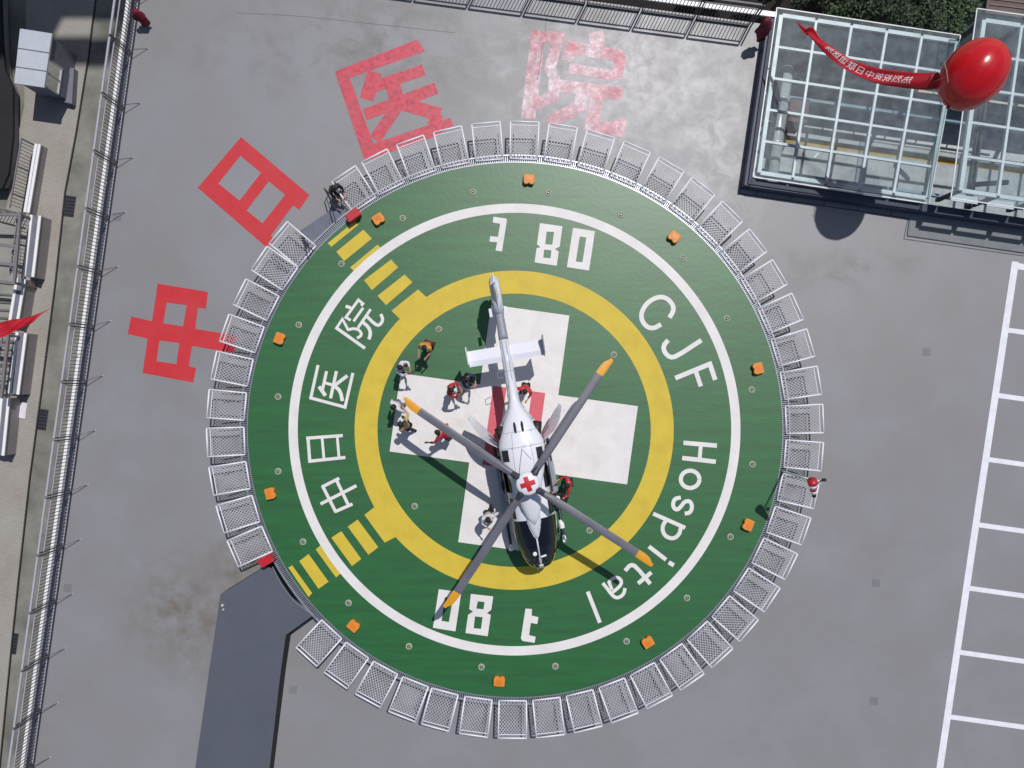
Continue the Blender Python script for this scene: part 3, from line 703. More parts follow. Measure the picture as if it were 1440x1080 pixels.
def banner(name, path, label, text=None, flip=False, wprof=None, parent_note=None, trange=(.05,.75), tilt=.2, th=.3, group=None):
    """path: list of (px,py,z,width m)"""
    pts = []
    n = 60; q = [(at(x,y,z_), w_) for x,y,z_,w_ in path]
    def S(t_):
        f = t_*(len(q)-1); i = min(int(f), len(q)-2); f -= i
        p = [q[max(i-1,0)], q[i], q[i+1], q[min(i+2,len(q)-1)]]
        def cr(a,b,c_,d,t): return .5*((2*b)+(c_-a)*t+(2*a-5*b+4*c_-d)*t*t+(3*b-a-3*c_+d)*t*t*t)
        return cr(p[0][0],p[1][0],p[2][0],p[3][0],f), max(.005, cr(p[0][1],p[1][1],p[2][1],p[3][1],f))
    def F(t_, s_):          # s in -1..1 across
        c_, w_ = S(t_); d = (S(min(1,t_+.01))[0]-S(max(0,t_-.01))[0]).normalized()
        x = d.cross(Vector((0,0,1))).normalized(); x = (x+Vector((0,0,tilt+.25*math.sin(t_*9)))).normalized(); nn = x.cross(d)
        if nn.z < 0: nn = -nn
        return c_+x*s_*w_/2+nn*.05*math.sin(s_*3+t_*14)*min(1,w_*3), nn
    g = MB(); rings = []
    for i in range(n+1):
        row = []
        for j in range(9): row.append(F(i/n, -1+2*j/8))
        rings.append([p+nn*.003 for p, nn in row]+[p-nn*.003 for p, nn in reversed(row)])
    g.loft(rings); o = g.build(name, M_ban, None, True, True); tag(o, label, 'banner', group)
    if text:
        cu = bpy.data.curves.new('t', 'FONT'); cu.body = text; cu.size = 1; cu.space_character = 1.05; cu.resolution_u = 2
        to = bpy.data.objects.new('t', cu); COL.objects.link(to); bpy.context.view_layer.update()
        me = bpy.data.meshes.new_from_object(to.evaluated_get(bpy.context.evaluated_depsgraph_get()))
        bpy.data.objects.remove(to)
        bm = bmesh.new(); bm.from_mesh(me); bmesh.ops.subdivide_edges(bm, edges=[e for e in bm.edges if e.calc_length() > .12], cuts=2)
        xs = [v.co.x for v in bm.verts]; x0, x1 = min(xs), max(xs); ys = [v.co.y for v in bm.verts]; y0, y1 = min(ys), max(ys)
        for v in bm.verts:
            u = (v.co.x-x0)/(x1-x0); w2 = ((v.co.y-y0)/(y1-y0)*2-1)*th
            p, nn = F(trange[0]+(trange[1]-trange[0])*u, w2 if not flip else -w2); v.co = p+nn*.012
        bm.to_mesh(me); bm.free(); me.name = 'banner_lettering'; me.materials.clear(); me.materials.append(M_btxt)
        lo_ = bpy.data.objects.new('banner_lettering', me); COL.objects.link(lo_); lo_.parent = o
    return o
banner('hanging_banner', [(1332,113,5.2,.50),(1300,114,4.9,.52),(1262,111,4.4,.50),(1230,106,4.0,.47),(1198,93,3.5,.44),(1172,74,3.0,.40),(1150,57,2.6,.24),(1139,44,2.3,.28),(1133,44,2.2,.18),(1120,30,2.0,.01)],
       'long red cloth banner with white characters trailing left from the big balloon', '热烈祝贺中日联谊医院', False, trange=(.16,.60), th=.5)
banner('hanging_banner', [(-60,474,4.4,.8),(0,464,3.6,.62),(22,457,3.2,.45),(45,448,2.8,.22),(58,441,2.6,.08),(70,434,2.4,.01)],
       'narrow red banner tip entering from the left edge of the photo above the paving', None)
# ================================================================== LEFT STREET SIDE
M_pan = mat('pale_roof_panel', (192,198,208), .5, 0, .05, 2)
M_bwall = mat('booth_grey', (120,122,134), .6, 0, .1, 2)
zr_ = -5.7
def proj(x, y, z0, z1): # world xy of a pixel seen at z0
    return at(x, y, z0)
bt_ = [at(28,40,zr_), at(73,47,zr_), at(62,123,zr_), at(20,117,zr_)]
bo = empty('guard_booth', (bt_[3].x, bt_[3].y, zp), 0, 'small guard booth with a pale panelled flat roof beside the lane', 'booth')
Ob = Vector(bo.location)
g = MB(); g.prism([v-Ob for v in bt_], zr_-.1-Ob.z, zr_-Ob.z); rf = g.build('roof', M_pan, bo)
g = MB()
for f in (.36,.70):
    a = bt_[0].lerp(bt_[3], f)-Ob; b = bt_[1].lerp(bt_[2], f)-Ob; g.bar(a+Vector((0,0,.012)), b+Vector((0,0,.012)), .04, .02)
g.build('roof_seam', M_bwall, rf)
cen = sum(bt_, Vector())/4
inn_ = [cen+(v-cen)*.9 for v in bt_]; H_ = zr_-.1-zp
g = MB()
for i, (f0, f1) in enumerate(((0,1),(0,.45),(0,1),(0,1))):
    a, b = inn_[i]-Ob, inn_[(i+1)%4]-Ob; a.z = b.z = 0; d = b-a
    g.add([a+d*f0, a+d*f1, a+d*f1+Vector((0,0,H_)), a+d*f0+Vector((0,0,H_))], [(0,1,2,3)])
g.build('wall', M_bwall, bo)
a, b = inn_[1]-Ob, inn_[2]-Ob; a.z = b.z = 0; d = b-a
g = MB(); p0, p1 = a+d*.45, b; g.bar(p0+Vector((0,0,.5)), p1+Vector((0,0,.5)), .06, 1.0); g.build('counter_wall', M_bwall, bo)
g = MB()
for f in (0,.5,1):
    p = p0.lerp(p1, f); g.bar(p+Vector((0,0,1)), p+Vector((0,0,H_)), .06)
g.bar(p0+Vector((0,0,1)), p1+Vector((0,0,1)), .1, .06); g.build('window_frame', M_rail, bo)
MB().add([p0+Vector((0,0,1)), p1+Vector((0,0,1)), p1+Vector((0,0,H_)), p0+Vector((0,0,H_))], [(0,1,2,3)]).build('window_glass', glass_mat('booth_glass', (.4,.45,.5), .15), bo)
MB().flat([[v-Ob for v in inn_]], .02).build('booth_floor', M_dark, bo)
# low platform and wall beside the booth
g = MB(); g.prism(P([(83,92),(104,96),(101,146),(66,138)], ZG+.5), ZG, ZG+.5)
tag(g.build('booth_platform', M_bwall), 'low grey platform between the guard booth and the drain line', 'platform')
# white capped low walls with a grey face
def lowwall(x0, y0, x1, y1, zt, wd, lb):
    a, b = at(x0,y0,zt), at(x1,y1,zt); base = Vector((a.x,a.y,zp)); t = empty('parapet_wall', base, 0, lb, 'low wall', 'white capped low walls on the paving')
    a -= base; b -= base
    a.z = b.z = 0; hh = zt-zp
    MB().bar(a+Vector((0,0,hh/2)), b+Vector((0,0,hh/2)), wd, hh).build('wall_body', M_bwall2, t)
    d = (b-a).normalized(); nn = Vector((-d.y, d.x, 0))
    for s in (-1, 1): MB().bar(a+nn*s*(wd/2-.03)+Vector((0,0,hh+.03)), b+nn*s*(wd/2-.03)+Vector((0,0,hh+.03)), .13, .06).build('coping_strip', M_cop, t)
    MB().bar(a+Vector((0,0,hh+.005)), b+Vector((0,0,hh+.005)), wd*.6, .01).build('channel', M_bwall, t)
M_bwall2 = mat('pale_grey_render', (168,162,166), .7, 0, .08, 1)
lowwall(54,203,38,299,-7.3,.22,'upper white capped low wall, beside the railing below the guard booth')
lowwall(51,303,41,389,-7.0,.46,'middle white capped low wall on the paving, between guard booth and red banner')
lowwall(30,392,20,452,-7.0,.42,'white capped wall just above the red banner tip')
lowwall(31,468,20,554,-7.0,.46,'white capped low wall just below the red banner tip')
lowwall(8,560,0,640,-7.0,.4,'white capped wall at the left edge beside the white board')
def streetrail(x0, y0, x1, y1, lb, H=1.1):
    a, b = at(x0,y0,zp), at(x1,y1,zp); t = empty('street_railing', a, 0, lb, 'railing', 'grey railings on the left side'); d = b-a; n = max(2, int(d.length/.16)); b = d
    for i in range(int(d.length/1.3)+1):
        q = d.normalized()*i*1.3; MB().bar(q, q+Vector((0,0,H)), .06).build('post', M_rail3, t)
    MB().bar((0,0,H), d+Vector((0,0,H)), .06, .05).build('top_rail', M_rail3, t); MB().bar((0,0,.12), d+Vector((0,0,.12)), .05, .04).build('bottom_rail', M_rail3, t)
    g = MB()
    for i in range(n): q = d*(i/n); g.bar(q+Vector((0,0,.12)), q+Vector((0,0,H)), .025)
    g.build('bars', M_rail3, t)
M_rail3 = mat('weathered_rail', (128,124,128), .55, 0, .1, 8)
streetrail(52,206,36,300,'grey bar railing standing left of the uppermost white capped wall',1.2)
streetrail(47,310,36,392,'grey bar railing left of the middle white capped wall',1.2)
streetrail(27,470,14,560,'grey bar railing left of the wall below the red banner',1.2)
streetrail(-2,294,44,306,'short railing crossing from the left edge to the middle white wall',1.2)
# carpark entrance canopy frames + pale slab at the far left
M_slab = mat('pale_slab', (160,158,152), .7, 0, .15, 1, (136,136,130), bump=.2)
cn = empty('entrance_canopy', at(-20,420,zp), 0, 'steel framed carpark entrance canopy at the left edge', 'canopy'); Oc = Vector(cn.location)
for x0,y0,x1,y1 in ((-40,340,26,347),(-40,366,24,373),(-40,300,28,302),(-40,392,20,398),(-40,478,10,486),(-40,520,8,524)):
    MB().bar(at(x0,y0,-6.2)-Oc, at(x1,y1,-6.2)-Oc, .14, .12).build('beam', M_rail3, cn)
for q in ((29,298,20,400),(12,470,2,560)): MB().bar(at(q[0],q[1],-6.1)-Oc, at(q[2],q[3],-6.1)-Oc, .12).build('edge_beam', M_rail3, cn)
for x, y in ((28,302),(20,398),(12,472),(3,556)):
    p = at(x,y,-6.2)-Oc; MB().bar((p.x,p.y,0), p, .1).build('post', M_rail3, cn)
g = MB(); g.prism(P([(-80,312),(30,320),(20,560),(-80,560)], ZG+.16), ZG-.05, ZG+.16); g.build('floor_slab', M_slab, cn)
g = MB()
for i in range(13):
    y = 412+i*11; g.bar(at(-40,y,ZG+.2)-Oc, at(22-i*.6,y+3,ZG+.2)-Oc, .1, .06)
g.build('grating', mat('olive_grating', (112,112,98), .6), cn)
for o in cn.children: 
    if o.name.startswith('floor_slab'): o.location = -Oc
tag(MB().prism(P([(22,565),(38.5,567),(35,589),(16,585)], zp+.05), zp, zp+.05).build('white_board', mat('white_board_face', (238,232,246), .5)), 'small white board lying flat on the paving at the left', 'board')
# floodlight pole at the left edge
c = at(9,600,zp); lp = empty('lamp_post', c, 0, 'grey lamp post at the left edge beside the white board', 'lamp post')
MB().tube([(0,0,0),(0,0,3.2)],[.09,.06],10).build('pole', M_rail3, lp); MB().box((0,0,.03),(.5,.5,.06)).build('base_plate', M_dsteel, lp); MB().box((.25,0,3.25),(.8,.28,.14),R(-8)).build('lamp_head', M_rail, lp)
# ================================================================== NEIGHBOURING STRUCTURES (shade the upper left)
M_tower = mat('tower_wall', (150,146,142), .8, 0, .1, .3)
tw = empty('neighbour_tower', (-24,40,ZG), 0, 'tall neighbouring block beyond the top edge whose shadow falls on the street', 'building')
Ht = 39.0; yb = 35.0
MB().prism([(-30,-5),(14.2,-5),(14.2,14),(-30,14)], 0, Ht).build('wall', M_tower, tw)
MB().box((-9.5,4.5,Ht+2.8),(41,19,5.6)).build('shadow_block', M_tower, tw)  # added unseen block, shaped so its shadow edges the sunlit street patch
MB().box((12.6,-4.7,Ht+4.2),(3.2,.5,2.0)).build('shadow_beam', M_tower, tw)  # unseen beam and post, added to cast the dark band across the lane
g = MB()
for x in (14,): g.box((x,-4.7,Ht+1.6),(.2,.3,3.2))
g.build('shadow_beam_post', M_tower, tw)
for k in range(10):
    for i in range(9): MB().box((-26+i*4.4,-5.02,2.5+k*3.7),(2.4,.1,1.7)).build('window', M_awall2, tw)
# low roof left of the booth; deep shade painted into its near-black colour
M_droof = mat('shade_darkened_roof', (30,29,34), .7, 0, .2, .5)
dr = empty('low_annex', at(-20,160,zp), 0, 'dark roofed low annex left of the guard booth', 'building'); Od = Vector(dr.location)
pz = -7.2
g = MB(); g.prism([v-Od for v in P([(-120,-60),(-4,-60),(0,60),(4,100),(14,125),(14,190),(8,240),(0,260),(-120,262)], pz)], 0, pz-.15-zp); g.build('wall', M_wall, dr)
g = MB(); g.prism([v-Od for v in P([(-124,-64),(-1,-64),(3,58),(7,98),(18,122),(18,190),(12,243),(3,265),(-124,267)], pz)], pz-.15-zp, pz-zp); g.build('roof', M_droof, dr)
# ================================================================== TREES beyond the top edge
M_bark = mat('bark', (82,66,52), .9, 0, .2, 6)
def leafmat(n, a, b):
    m = mat(n, a, .6, 0, .1, 2.2, b); return m
LM = [leafmat('leaf_dark', (46,62,34), (34,48,28)), leafmat('leaf_mid', (62,82,44), (46,66,36))]
def tree(x, y, zt, rad, lb, seed, lm, nl=4200):
    rr = random.Random(seed); c = at(x, y, zt-rad*.8); t = empty('broadleaf_tree', (c.x, c.y, ZG), rr.random()*6, lb, 'tree', 'trees below the top edge'); h = c.z-ZG
    g = MB(); g.tube([(0,0,0),(.05,0,h*.5),(0,.08,h)],[.16,.12,.07],8)
    cl = []
    for i in range(16):
        a = rr.random()*6.28; e = rr.uniform(-.2,1.0); r = rad*rr.uniform(.45,.95)
        p = Vector((r*math.cos(a)*math.cos(e), r*math.sin(a)*math.cos(e), h+r*math.sin(e)*.8)); cl.append((p, rad*rr.uniform(.22,.42)))
        if i < 8: g.tube([(0,0,h*.55), (p.x*.5,p.y*.5,(h*.6+p.z)/2), p],[.06,.04,.012],5)
    g.build('trunk', M_bark, t)
    g = MB()
    for i in range(nl):
        p, r = rr.choice(cl); v = Vector((rr.gauss(0,1), rr.gauss(0,1), rr.gauss(0,1))).normalized()*r*rr.uniform(.55,1.08)
        q = p+v; s = rr.uniform(.05,.11); u = Vector((rr.gauss(0,1), rr.gauss(0,1), rr.gauss(0,.5))).normalized(); w_ = u.cross(Vector((rr.gauss(0,.4), rr.gauss(0,.4), 1))).normalized()
        g.add([q-u*s, q+w_*s*.5, q+u*s, q-w_*s*.5], [(0,1,2,3)])
    g.build('crown', lm, t)
for i, a in enumerate([(1110,-20,-3.6,1.5,'small dark tree above the top left corner of the large skylight'),(1185,-14,-3.2,1.9,'dark bushy tree above the middle of the large skylight'),(1262,6,-2.8,2.1,'broad green tree rising above the top edge of the large skylight'),
        (1322,12,-3.2,1.7,'green tree between the large skylight and the balloon'),(1352,-16,-4.0,1.5,'dark tree at the left of the raised skylight corner'),(1230,-60,-3.6,2.0,'shaded tree at the top edge behind the others'),(1010,-30,-5.0,1.4,'dark low tree beyond the top railing')]):
    tree(*a[:5], 20+i, LM[i % 2])
MB().flat([P([(560,-200),(1900,-200),(1900,110),(560,8)], ZG+.02)], ZG+.02).build('planting_bed', mat('dark_soil', (40,36,32), .95, 0, .2, 3)).__setitem__('kind','structure')
tl = empty('tiled_annex', at(1440,-20,ZG), 0, 'brownish ribbed roof at the top right corner behind the trees', 'building'); Oa = Vector(tl.location)
g = MB(); g.prism([v-Oa for v in P([(1405,-120),(1388,16),(1620,44),(1620,-120)], -4.2)], 0, 3.6); g.build('wall', M_wall, tl)
g = MB(); g.prism([v-Oa for v in P([(1402,-120),(1386,18),(1624,48),(1624,-120)], -4.2)], 3.6, 3.8); g.build('roof', mat('brown_roof', (112,98,94), .8, 0, .2, .9), tl)
g = MB()
for i in range(8): g.bar(at(1392,14-i*8,-4.18)-Oa, at(1620,42-i*8,-4.18)-Oa, .05, .05)
g.build('roof_rib', mat('brown_rib', (134,118,112), .8), tl)
#@@HELI
# ================================================================== HELICOPTER
HO = at(739.5, 664.0, 0); HD = Vector((.165,-.9863)); HT = math.atan2(-HD.x, HD.y)
hel = empty('helicopter', (HO.x, HO.y, 0), HT, 'white rescue helicopter with four grey rotor blades standing on the white cross', 'helicopter')
M_hw = mat('helicopter_white_paint', (232,232,240), .28, 0, .02, 1.5, coat=.4)
M_hg = mat('helicopter_grey_paint', (150,152,164), .35, 0, .04, 2)
M_boom = mat('boom_silver_paint', (216,218,228), .3, .0, .04, 2)
M_hgl = mat('cockpit_glass', (20,22,30), .06, 0, .1, 3, coat=.5)
M_bl = mat('rotor_blade_grey', (106,106,116), .45, 0, .1, 1.6)
M_btip = mat('rotor_tip_yellow', (226,160,36), .5, 0, .05, 4)
M_hred = mat('emblem_red', (206,34,44), .5)
M_int = mat('dark_interior', (42,42,50), .7, 0, .2, 6)
M_inred = mat('cabin_red_fittings', (150,26,52), .6, 0, .1, 6)
ST = [(3.44,.10,1.00,1.12),(3.41,.24,.86,1.24),(3.34,.36,.76,1.40),(3.16,.50,.64,1.62),(2.88,.62,.55,1.82),(2.5,.71,.49,2.02),(2.05,.775,.47,2.17),(1.6,.80,.46,2.28),(1.2,.80,.45,2.33),(.6,.80,.45,2.36),(0,.80,.45,2.38),(-.8,.80,.46,2.38),(-1.3,.80,.50,2.36),(-1.7,.78,.85,2.34),(-2.05,.62,1.25,2.32),(-2.3,.46,1.52,2.30),(-2.55,.30,1.66,2.27),(-2.8,.21,1.72,2.22),(-3.3,.19,1.75,2.18),(-4.2,.18,1.76,2.14),(-5.2,.165,1.76,2.10),(-6.0,.15,1.74,2.08),(-6.6,.13,1.72,2.06)]
def ring(st, n=28, ex=2.6, off=0):
    y, w_, zb, zt = st; zc = (zb+zt)/2; h = (zt-zb)/2; r = []
    w_ += off; h += off
    for i in range(n):
        a = 2*math.pi*i/n; c, s = math.cos(a), math.sin(a)
        r.append(Vector((w_*math.copysign(abs(c)**(2/ex), c), y, zc+h*math.copysign(abs(s)**(2/ex), s))))
    return r
def sti(y):
    for a, b in zip(ST, ST[1:]):
        if b[0] <= y <= a[0]:
            f = (a[0]-y)/(a[0]-b[0]); return tuple(a[k]+(b[k]-a[k])*f for k in range(4))
    return ST[0]
fine = []
ys = [3.44,3.43,3.41,3.38,3.34,3.26,3.16,3.02,2.88,2.7,2.5,2.3,2.05,1.8,1.6,1.4,1.2,.6,0,-.8,-1.3,-1.5,-1.7,-1.87,-2.05]
MB().loft([ring(sti(y)) for y in ys]).build('fuselage', M_hw, hel, True, True)
MB().loft([ring(s_) for s_ in ST if s_[0] <= -2.05 and s_[0] > -5.0]+[ring(sti(-5.05))]).build('tail_boom', M_boom, hel, True, True)
MB().loft([ring(sti(-5.05), off=.004)]+[ring(s_, off=.004) for s_ in ST if s_[0] < -5.05]).build('tail_boom_end', M_hg, hel, True, True)
# windscreen panels: shells a few mm outside the nose
def shell(name, m, f_in, off=.012, thick=.012, yr=(1.2,3.57), n=60, parent=None, stp=34):
    """surface patch: f_in(x,y,z) decides which nose cells belong"""
    g = MB(); ysx = [yr[0]+(yr[1]-yr[0])*i/stp for i in range(stp+1)]
    rg = [ring(sti(y), n, off=off) for y in ysx]
    for i in range(stp):
        for j in range(n):
            q = [rg[i][j], rg[i][(j+1)%n], rg[i+1][(j+1)%n], rg[i+1][j]]; c = sum(q, Vector())/4
            if f_in(c.x, c.y, c.z): g.add(q, [(0,1,2,3)])
    return g.build(name, m, parent or hel, True, True)
sx = lambda y: .025+.25*max(0, min(1, (2.12-y)/.75))**.6     # half width of the white spine over the glass
def glass_strip(name, sg, ylist, xin, zlow, off=.014):
    """glazing between an inner edge (towards the spine) and a sill height, smooth edges"""
    g = MB(); rows = []
    for y in ylist:
        rr_ = [p for p in ring(sti(y), 400, off=off) if p.x*sg >= 0]; top = sorted([p for p in rr_ if p.z >= zlow(y)], key=lambda p: (p.x*sg))
        top = [p for p in top if p.x*sg >= xin(y)]
        top.sort(key=lambda p: math.atan2(p.x*sg, p.z-(sti(y)[2]+sti(y)[3])/2))
        if len(top) < 3: continue
        L_ = [0]
        for a, b in zip(top, top[1:]): L_.append(L_[-1]+(b-a).length)
        row = []
        for k in range(15):
            t_ = L_[-1]*k/14; j = max(0, min(len(L_)-2, next((q for q in range(len(L_)-1) if L_[q+1] >= t_), len(L_)-2)))
            f = (t_-L_[j])/max(1e-6, L_[j+1]-L_[j]); row.append(top[j].lerp(top[j+1], f))
        rows.append(row)
    g.loft(rows, cap=False, closed=False); return g.build(name, M_hgl, hel, True, True)
for sg in (1, -1):
    yl = [1.44+(3.37-1.44)*i/40 for i in range(41)]
    glass_strip('windscreen', sg, yl, lambda y: sx(y), lambda y: 1.30-(y-1.44)*.16)
    glass_strip('door_window', sg, [.62+.74*i/10 for i in range(11)], lambda y: .6, lambda y: 1.25)
    glass_strip('cabin_window', sg, [-1.1+1.5*i/12 for i in range(13)], lambda y: .6, lambda y: 1.28)
# white window frames
for sg in (1, -1):
    pts = []
    for y in (1.44,1.7,2.0,2.3,2.6,2.9,3.1,3.25,3.33):
        s_ = sti(y); rr_ = ring(s_, 240, off=.018); tgt = 1.29-(y-1.44)*.16
        b_ = min((p for p in rr_ if p.x*sg > 0), key=lambda p: abs(p.z-tgt)); pts.append(b_)
    MB().tube(pts, .018, 6).build('window_frame', M_hw, hel, True)
g = MB(); cp_ = []
for y in (2.2,2.5,2.8,3.0,3.16,3.26,3.34,3.38):
    s_ = sti(y); cp_.append(Vector((0,y,s_[3]+.012)))
g.tube(cp_, .013, 6); g.build('centre_post', M_hw, hel, True)
for sg in (1,-1):
    MB().tube([(sg*.08,2.9,1.85),(sg*.14,3.04,1.76),(sg*.22,3.18,1.62)], .012, 5).build('wiper', M_dark, hel)
MB().tube([(.16,2.72,1.94),(.16,2.72,1.99),(.16,2.72,2.0)], [.075,.075,.05], 14).build('temperature_probe', M_hw, hel)
MB().box((-.14,2.86,1.88),(.2,.06,.03), R(10)).build('instrument_reflector', M_wmetal, hel)
# chin / pitot
g = MB(); g.loft([ring((3.46,.05,1.0,1.14)), ring((3.38,.2,.96,1.34),28), ring((3.24,.12,1.1,1.56),28,off=.012)]); g.build('nose_cap', M_boom, hel, True, True)
for sg in (1,-1): MB().tube([(sg*.14,3.4,1.0),(sg*.14,3.52,.98)], .018, 6).build('pitot_tube', M_wmetal, hel)
# engine cowling
CW = [(1.62,.06,2.2,2.36),(1.35,.22,2.2,2.50),(1.0,.34,2.2,2.66),(.55,.42,2.2,2.80),(.2,.50,2.2,2.88),(-.3,.66,2.15,2.92),(-.8,.78,2.05,2.92),(-1.3,.80,2.0,2.88),(-1.65,.70,2.0,2.82),(-2.0,.54,2.0,2.74),(-2.3,.38,2.02,2.60),(-2.6,.22,2.02,2.44),(-2.95,.14,2.0,2.3),(-3.6,.08,2.0,2.2)]
cow = MB().loft([ring(c_, 28, 2.3) for c_ in CW]).build('engine_cowling', M_hw, hel, True, True)
MB().loft([ring(c_, 20, 2.3) for c_ in [(2.14,.03,1.98,2.17),(2.0,.11,1.98,2.23),(1.8,.19,2.0,2.31),(1.5,.26,2.05,2.39),(1.2,.28,2.1,2.45),(.7,.26,2.1,2.5)]]).build('roof_spine', M_boom, hel, True, True)
def cowl_top(x, y):
    for a, b in zip(CW, CW[1:]):
        if b[0] <= y <= a[0]:
            f = (a[0]-y)/(a[0]-b[0]); w_ = a[1]+(b[1]-a[1])*f; zb = a[2]+(b[2]-a[2])*f; zt = a[3]+(b[3]-a[3])*f
            t_ = min(.999, abs(x)/w_); return (zb+zt)/2+(zt-zb)/2*(1-t_**2.3)**(1/2.3)
    return 2.4
g = MB()
for p0_, p1_ in (((0,-1.15),(.20,-.45)),((0,-1.15),(-.26,-.75)),((.20,-.45),(.26,.1))):
    pts = []
    for k in range(9):
        f = k/8; x = p0_[0]+(p1_[0]-p0_[0])*f; y = p0_[1]+(p1_[1]-p0_[1])*f; pts.append((x,y,cowl_top(x,y)+.002))
    g.tube(pts, .016, 5)
g.build('panel_seam', M_hg, cow)
for yy in (-.15,-1.22,-1.75):
    g = MB(); g.tube([(x,yy,cowl_top(x,yy)+.001) for x in [(-.7+.1*k) for k in range(15)] if abs(x) < [c_[1] for c_ in CW if c_[0] <= yy+.4][0]*.9], .007, 4); g.build('panel_seam', M_hg, cow)
for xx in (-.34,.34):
    g = MB(); g.tube([(xx*(1-.25*max(0,-yy-.9)),yy,cowl_top(xx*(1-.25*max(0,-yy-.9)),yy)+.001) for yy in [-.2-.15*k for k in range(11)]], .007, 4); g.build('panel_seam', M_hg, cow)
g = MB()
for k in range(60):
    x = random.uniform(-.5,.5); yy = random.choice((-.12,-.19,-1.19,-1.26,-1.72,-1.79)); g.tube([(x,yy,cowl_top(x,yy)-.002),(x,yy,cowl_top(x,yy)+.006)], .012, 6)
o = g.build('rivets', M_hg, cow); o['kind'] = 'stuff'
for sg, y in ((1,-.98),(-1,-.92)):
    x = .60*sg; pts = [(x+dx,y+dy) for dx,dy in ((-.11,-.2),(.11,-.2),(.11,.2),(-.11,.2))]
    g = MB(); vs = [Vector((a_[0],a_[1],cowl_top(*a_)+.04)) for a_ in pts]; lo_ = [v-Vector((0,0,.08)) for v in vs]
    g.loft([lo_, vs]); g.build('intake_grille', M_int, cow, False, True)
for x in (.12,-.14):
    g = MB(); g.tube([(x,-2.02,2.6),(x,-1.90,2.72)], .01, 6); z_ = cowl_top(x,-1.9)
    g = MB(); g.tube([(x,-2.08,cowl_top(x,-2.08)-.02),(x,-2.0,cowl_top(x,-2.0)+.015),(x,-1.8,cowl_top(x,-1.8)+.015),(x,-1.72,cowl_top(x,-1.72)-.02)], [.03,.045,.045,.03], 10); g.build('cooling_slot', M_int, cow)
for sg in (1,-1):
    g = MB(); g.tube([(sg*.46,-1.25,2.4),(sg*.60,-1.6,2.4),(sg*.70,-1.98,2.42)], [.17,.17,.16], 16); g.build('exhaust_pipe', mat('exhaust_metal', (58,48,48), .5, .3, .2, 6), cow, True)
    g = MB(); g.tube([(sg*.696,-1.965,2.42),(sg*.705,-1.995,2.421)], .135, 16); g.build('exhaust_bore', M_dark, cow)
# swashplate + mast + hub
MB().tube([(0,0,2.8),(0,0,3.34)], [.14,.10], 14).build('mast', M_dsteel, hel)
MB().tube([(0,0,2.86),(0,0,2.98),(0,0,3.04)], [.3,.34,.26], 18).build('swashplate', M_dsteel, hel)
rotor = empty('main_rotor', (0,0,0)); rotor.parent = hel
ZB = 3.42
g = MB(); rg = []
for i in range(9):
    th = math.pi/2*i/8; rg.append([Vector((.40*math.cos(th)*math.cos(a), .40*math.cos(th)*math.sin(a), ZB+.05+.14*math.sin(th))) for a in [2*math.pi*k/32 for k in range(32)]])
rg[-1] = [Vector((.004*math.cos(a), .004*math.sin(a), ZB+.19)) for a in [2*math.pi*k/32 for k in range(32)]]
cap = g.loft(rg).build('hub_cap', M_hw, rotor, True, True)
g = MB()
def domez(x, y): rr_ = math.hypot(x,y)/.40; return ZB+.05+.14*math.sqrt(max(0,1-rr_*rr_))+.004
cr_ = R(10); n_ = 6
for (x0,x1,y0,y1) in ((-.26,.26,-.085,.085),(-.085,.085,.085,.26),(-.085,.085,-.26,-.085)):
    for i in range(n_):
        for j in range(n_):
            q = []
            for u_0, v_0 in ((i,j),(i+1,j),(i+1,j+1),(i,j+1)):
                x = x0+(x1-x0)*u_0/n_; y = y0+(y1-y0)*v_0/n_; X_ = x*math.cos(cr_)-y*math.sin(cr_); Y_ = x*math.sin(cr_)+y*math.cos(cr_); q.append((X_,Y_,domez(X_,Y_)))
            g.add(q, [(0,1,2,3)])
g.build('red_cross_emblem', M_hred, cap)
for ix, iy in ((-176,-118),(120,-180),(178,115),(-114,175)):
    wa = math.atan2(-iy, ix)-HT
    RB = 5.13; ch = .30
    def sec(r, c0, c1, zt, th=.028, tw=0):
        # chord across local y, from -c0 to c1
        prof = [(-c0,0),(-c0*.6,th*.8),(0,th),(c1*.6,th*.6),(c1,0),(c1*.6,-th*.3),(0,-th*.4),(-c0*.6,-th*.3)]
        return [Vector((r, y, zt+z_+y*tw)) for y, z_ in prof]
    dz = lambda r: ZB-.02-.011*max(0,r-.9)**2*.9
    RR = [(.43,.10,.13,.07),(.8,.105,.135,.06),(1.15,.115,.15,.04),(1.6,.12,.16,.03),(3.0,.12,.16,.022),(4.45,.12,.16,.018)]
    M_ = Matrix.Rotation(wa, 4, 'Z')
    bl = MB().loft([[M_ @ p for p in sec(r,a_,b2,dz(r),th)] for r,a_,b2,th in RR]).build('rotor_blade', M_bl, rotor, False, True)
    TT = [(4.45,.121,.161,.0185),(4.7,.13,.155,.018),(4.9,.13,.12,.014),(5.05,.13,.02,.01),(5.13,.11,-.04,.006)]
    MB().loft([[M_ @ p for p in sec(r,a_,b2,dz(r),th)] for r,a_,b2,th in TT]).build('blade_tip', M_btip, bl, False, True)
    MB().tube([M_ @ Vector((.18,0,ZB)), M_ @ Vector((.45,0,ZB)), M_ @ Vector((.66,0,ZB-.01))], [.13,.12,.085], 10).build('blade_cuff', M_dsteel, bl)
    MB().tube([M_ @ Vector((.3,.16,2.98)), M_ @ Vector((.36,.16,ZB-.02))], .018, 6).build('pitch_link', M_galv, bl)
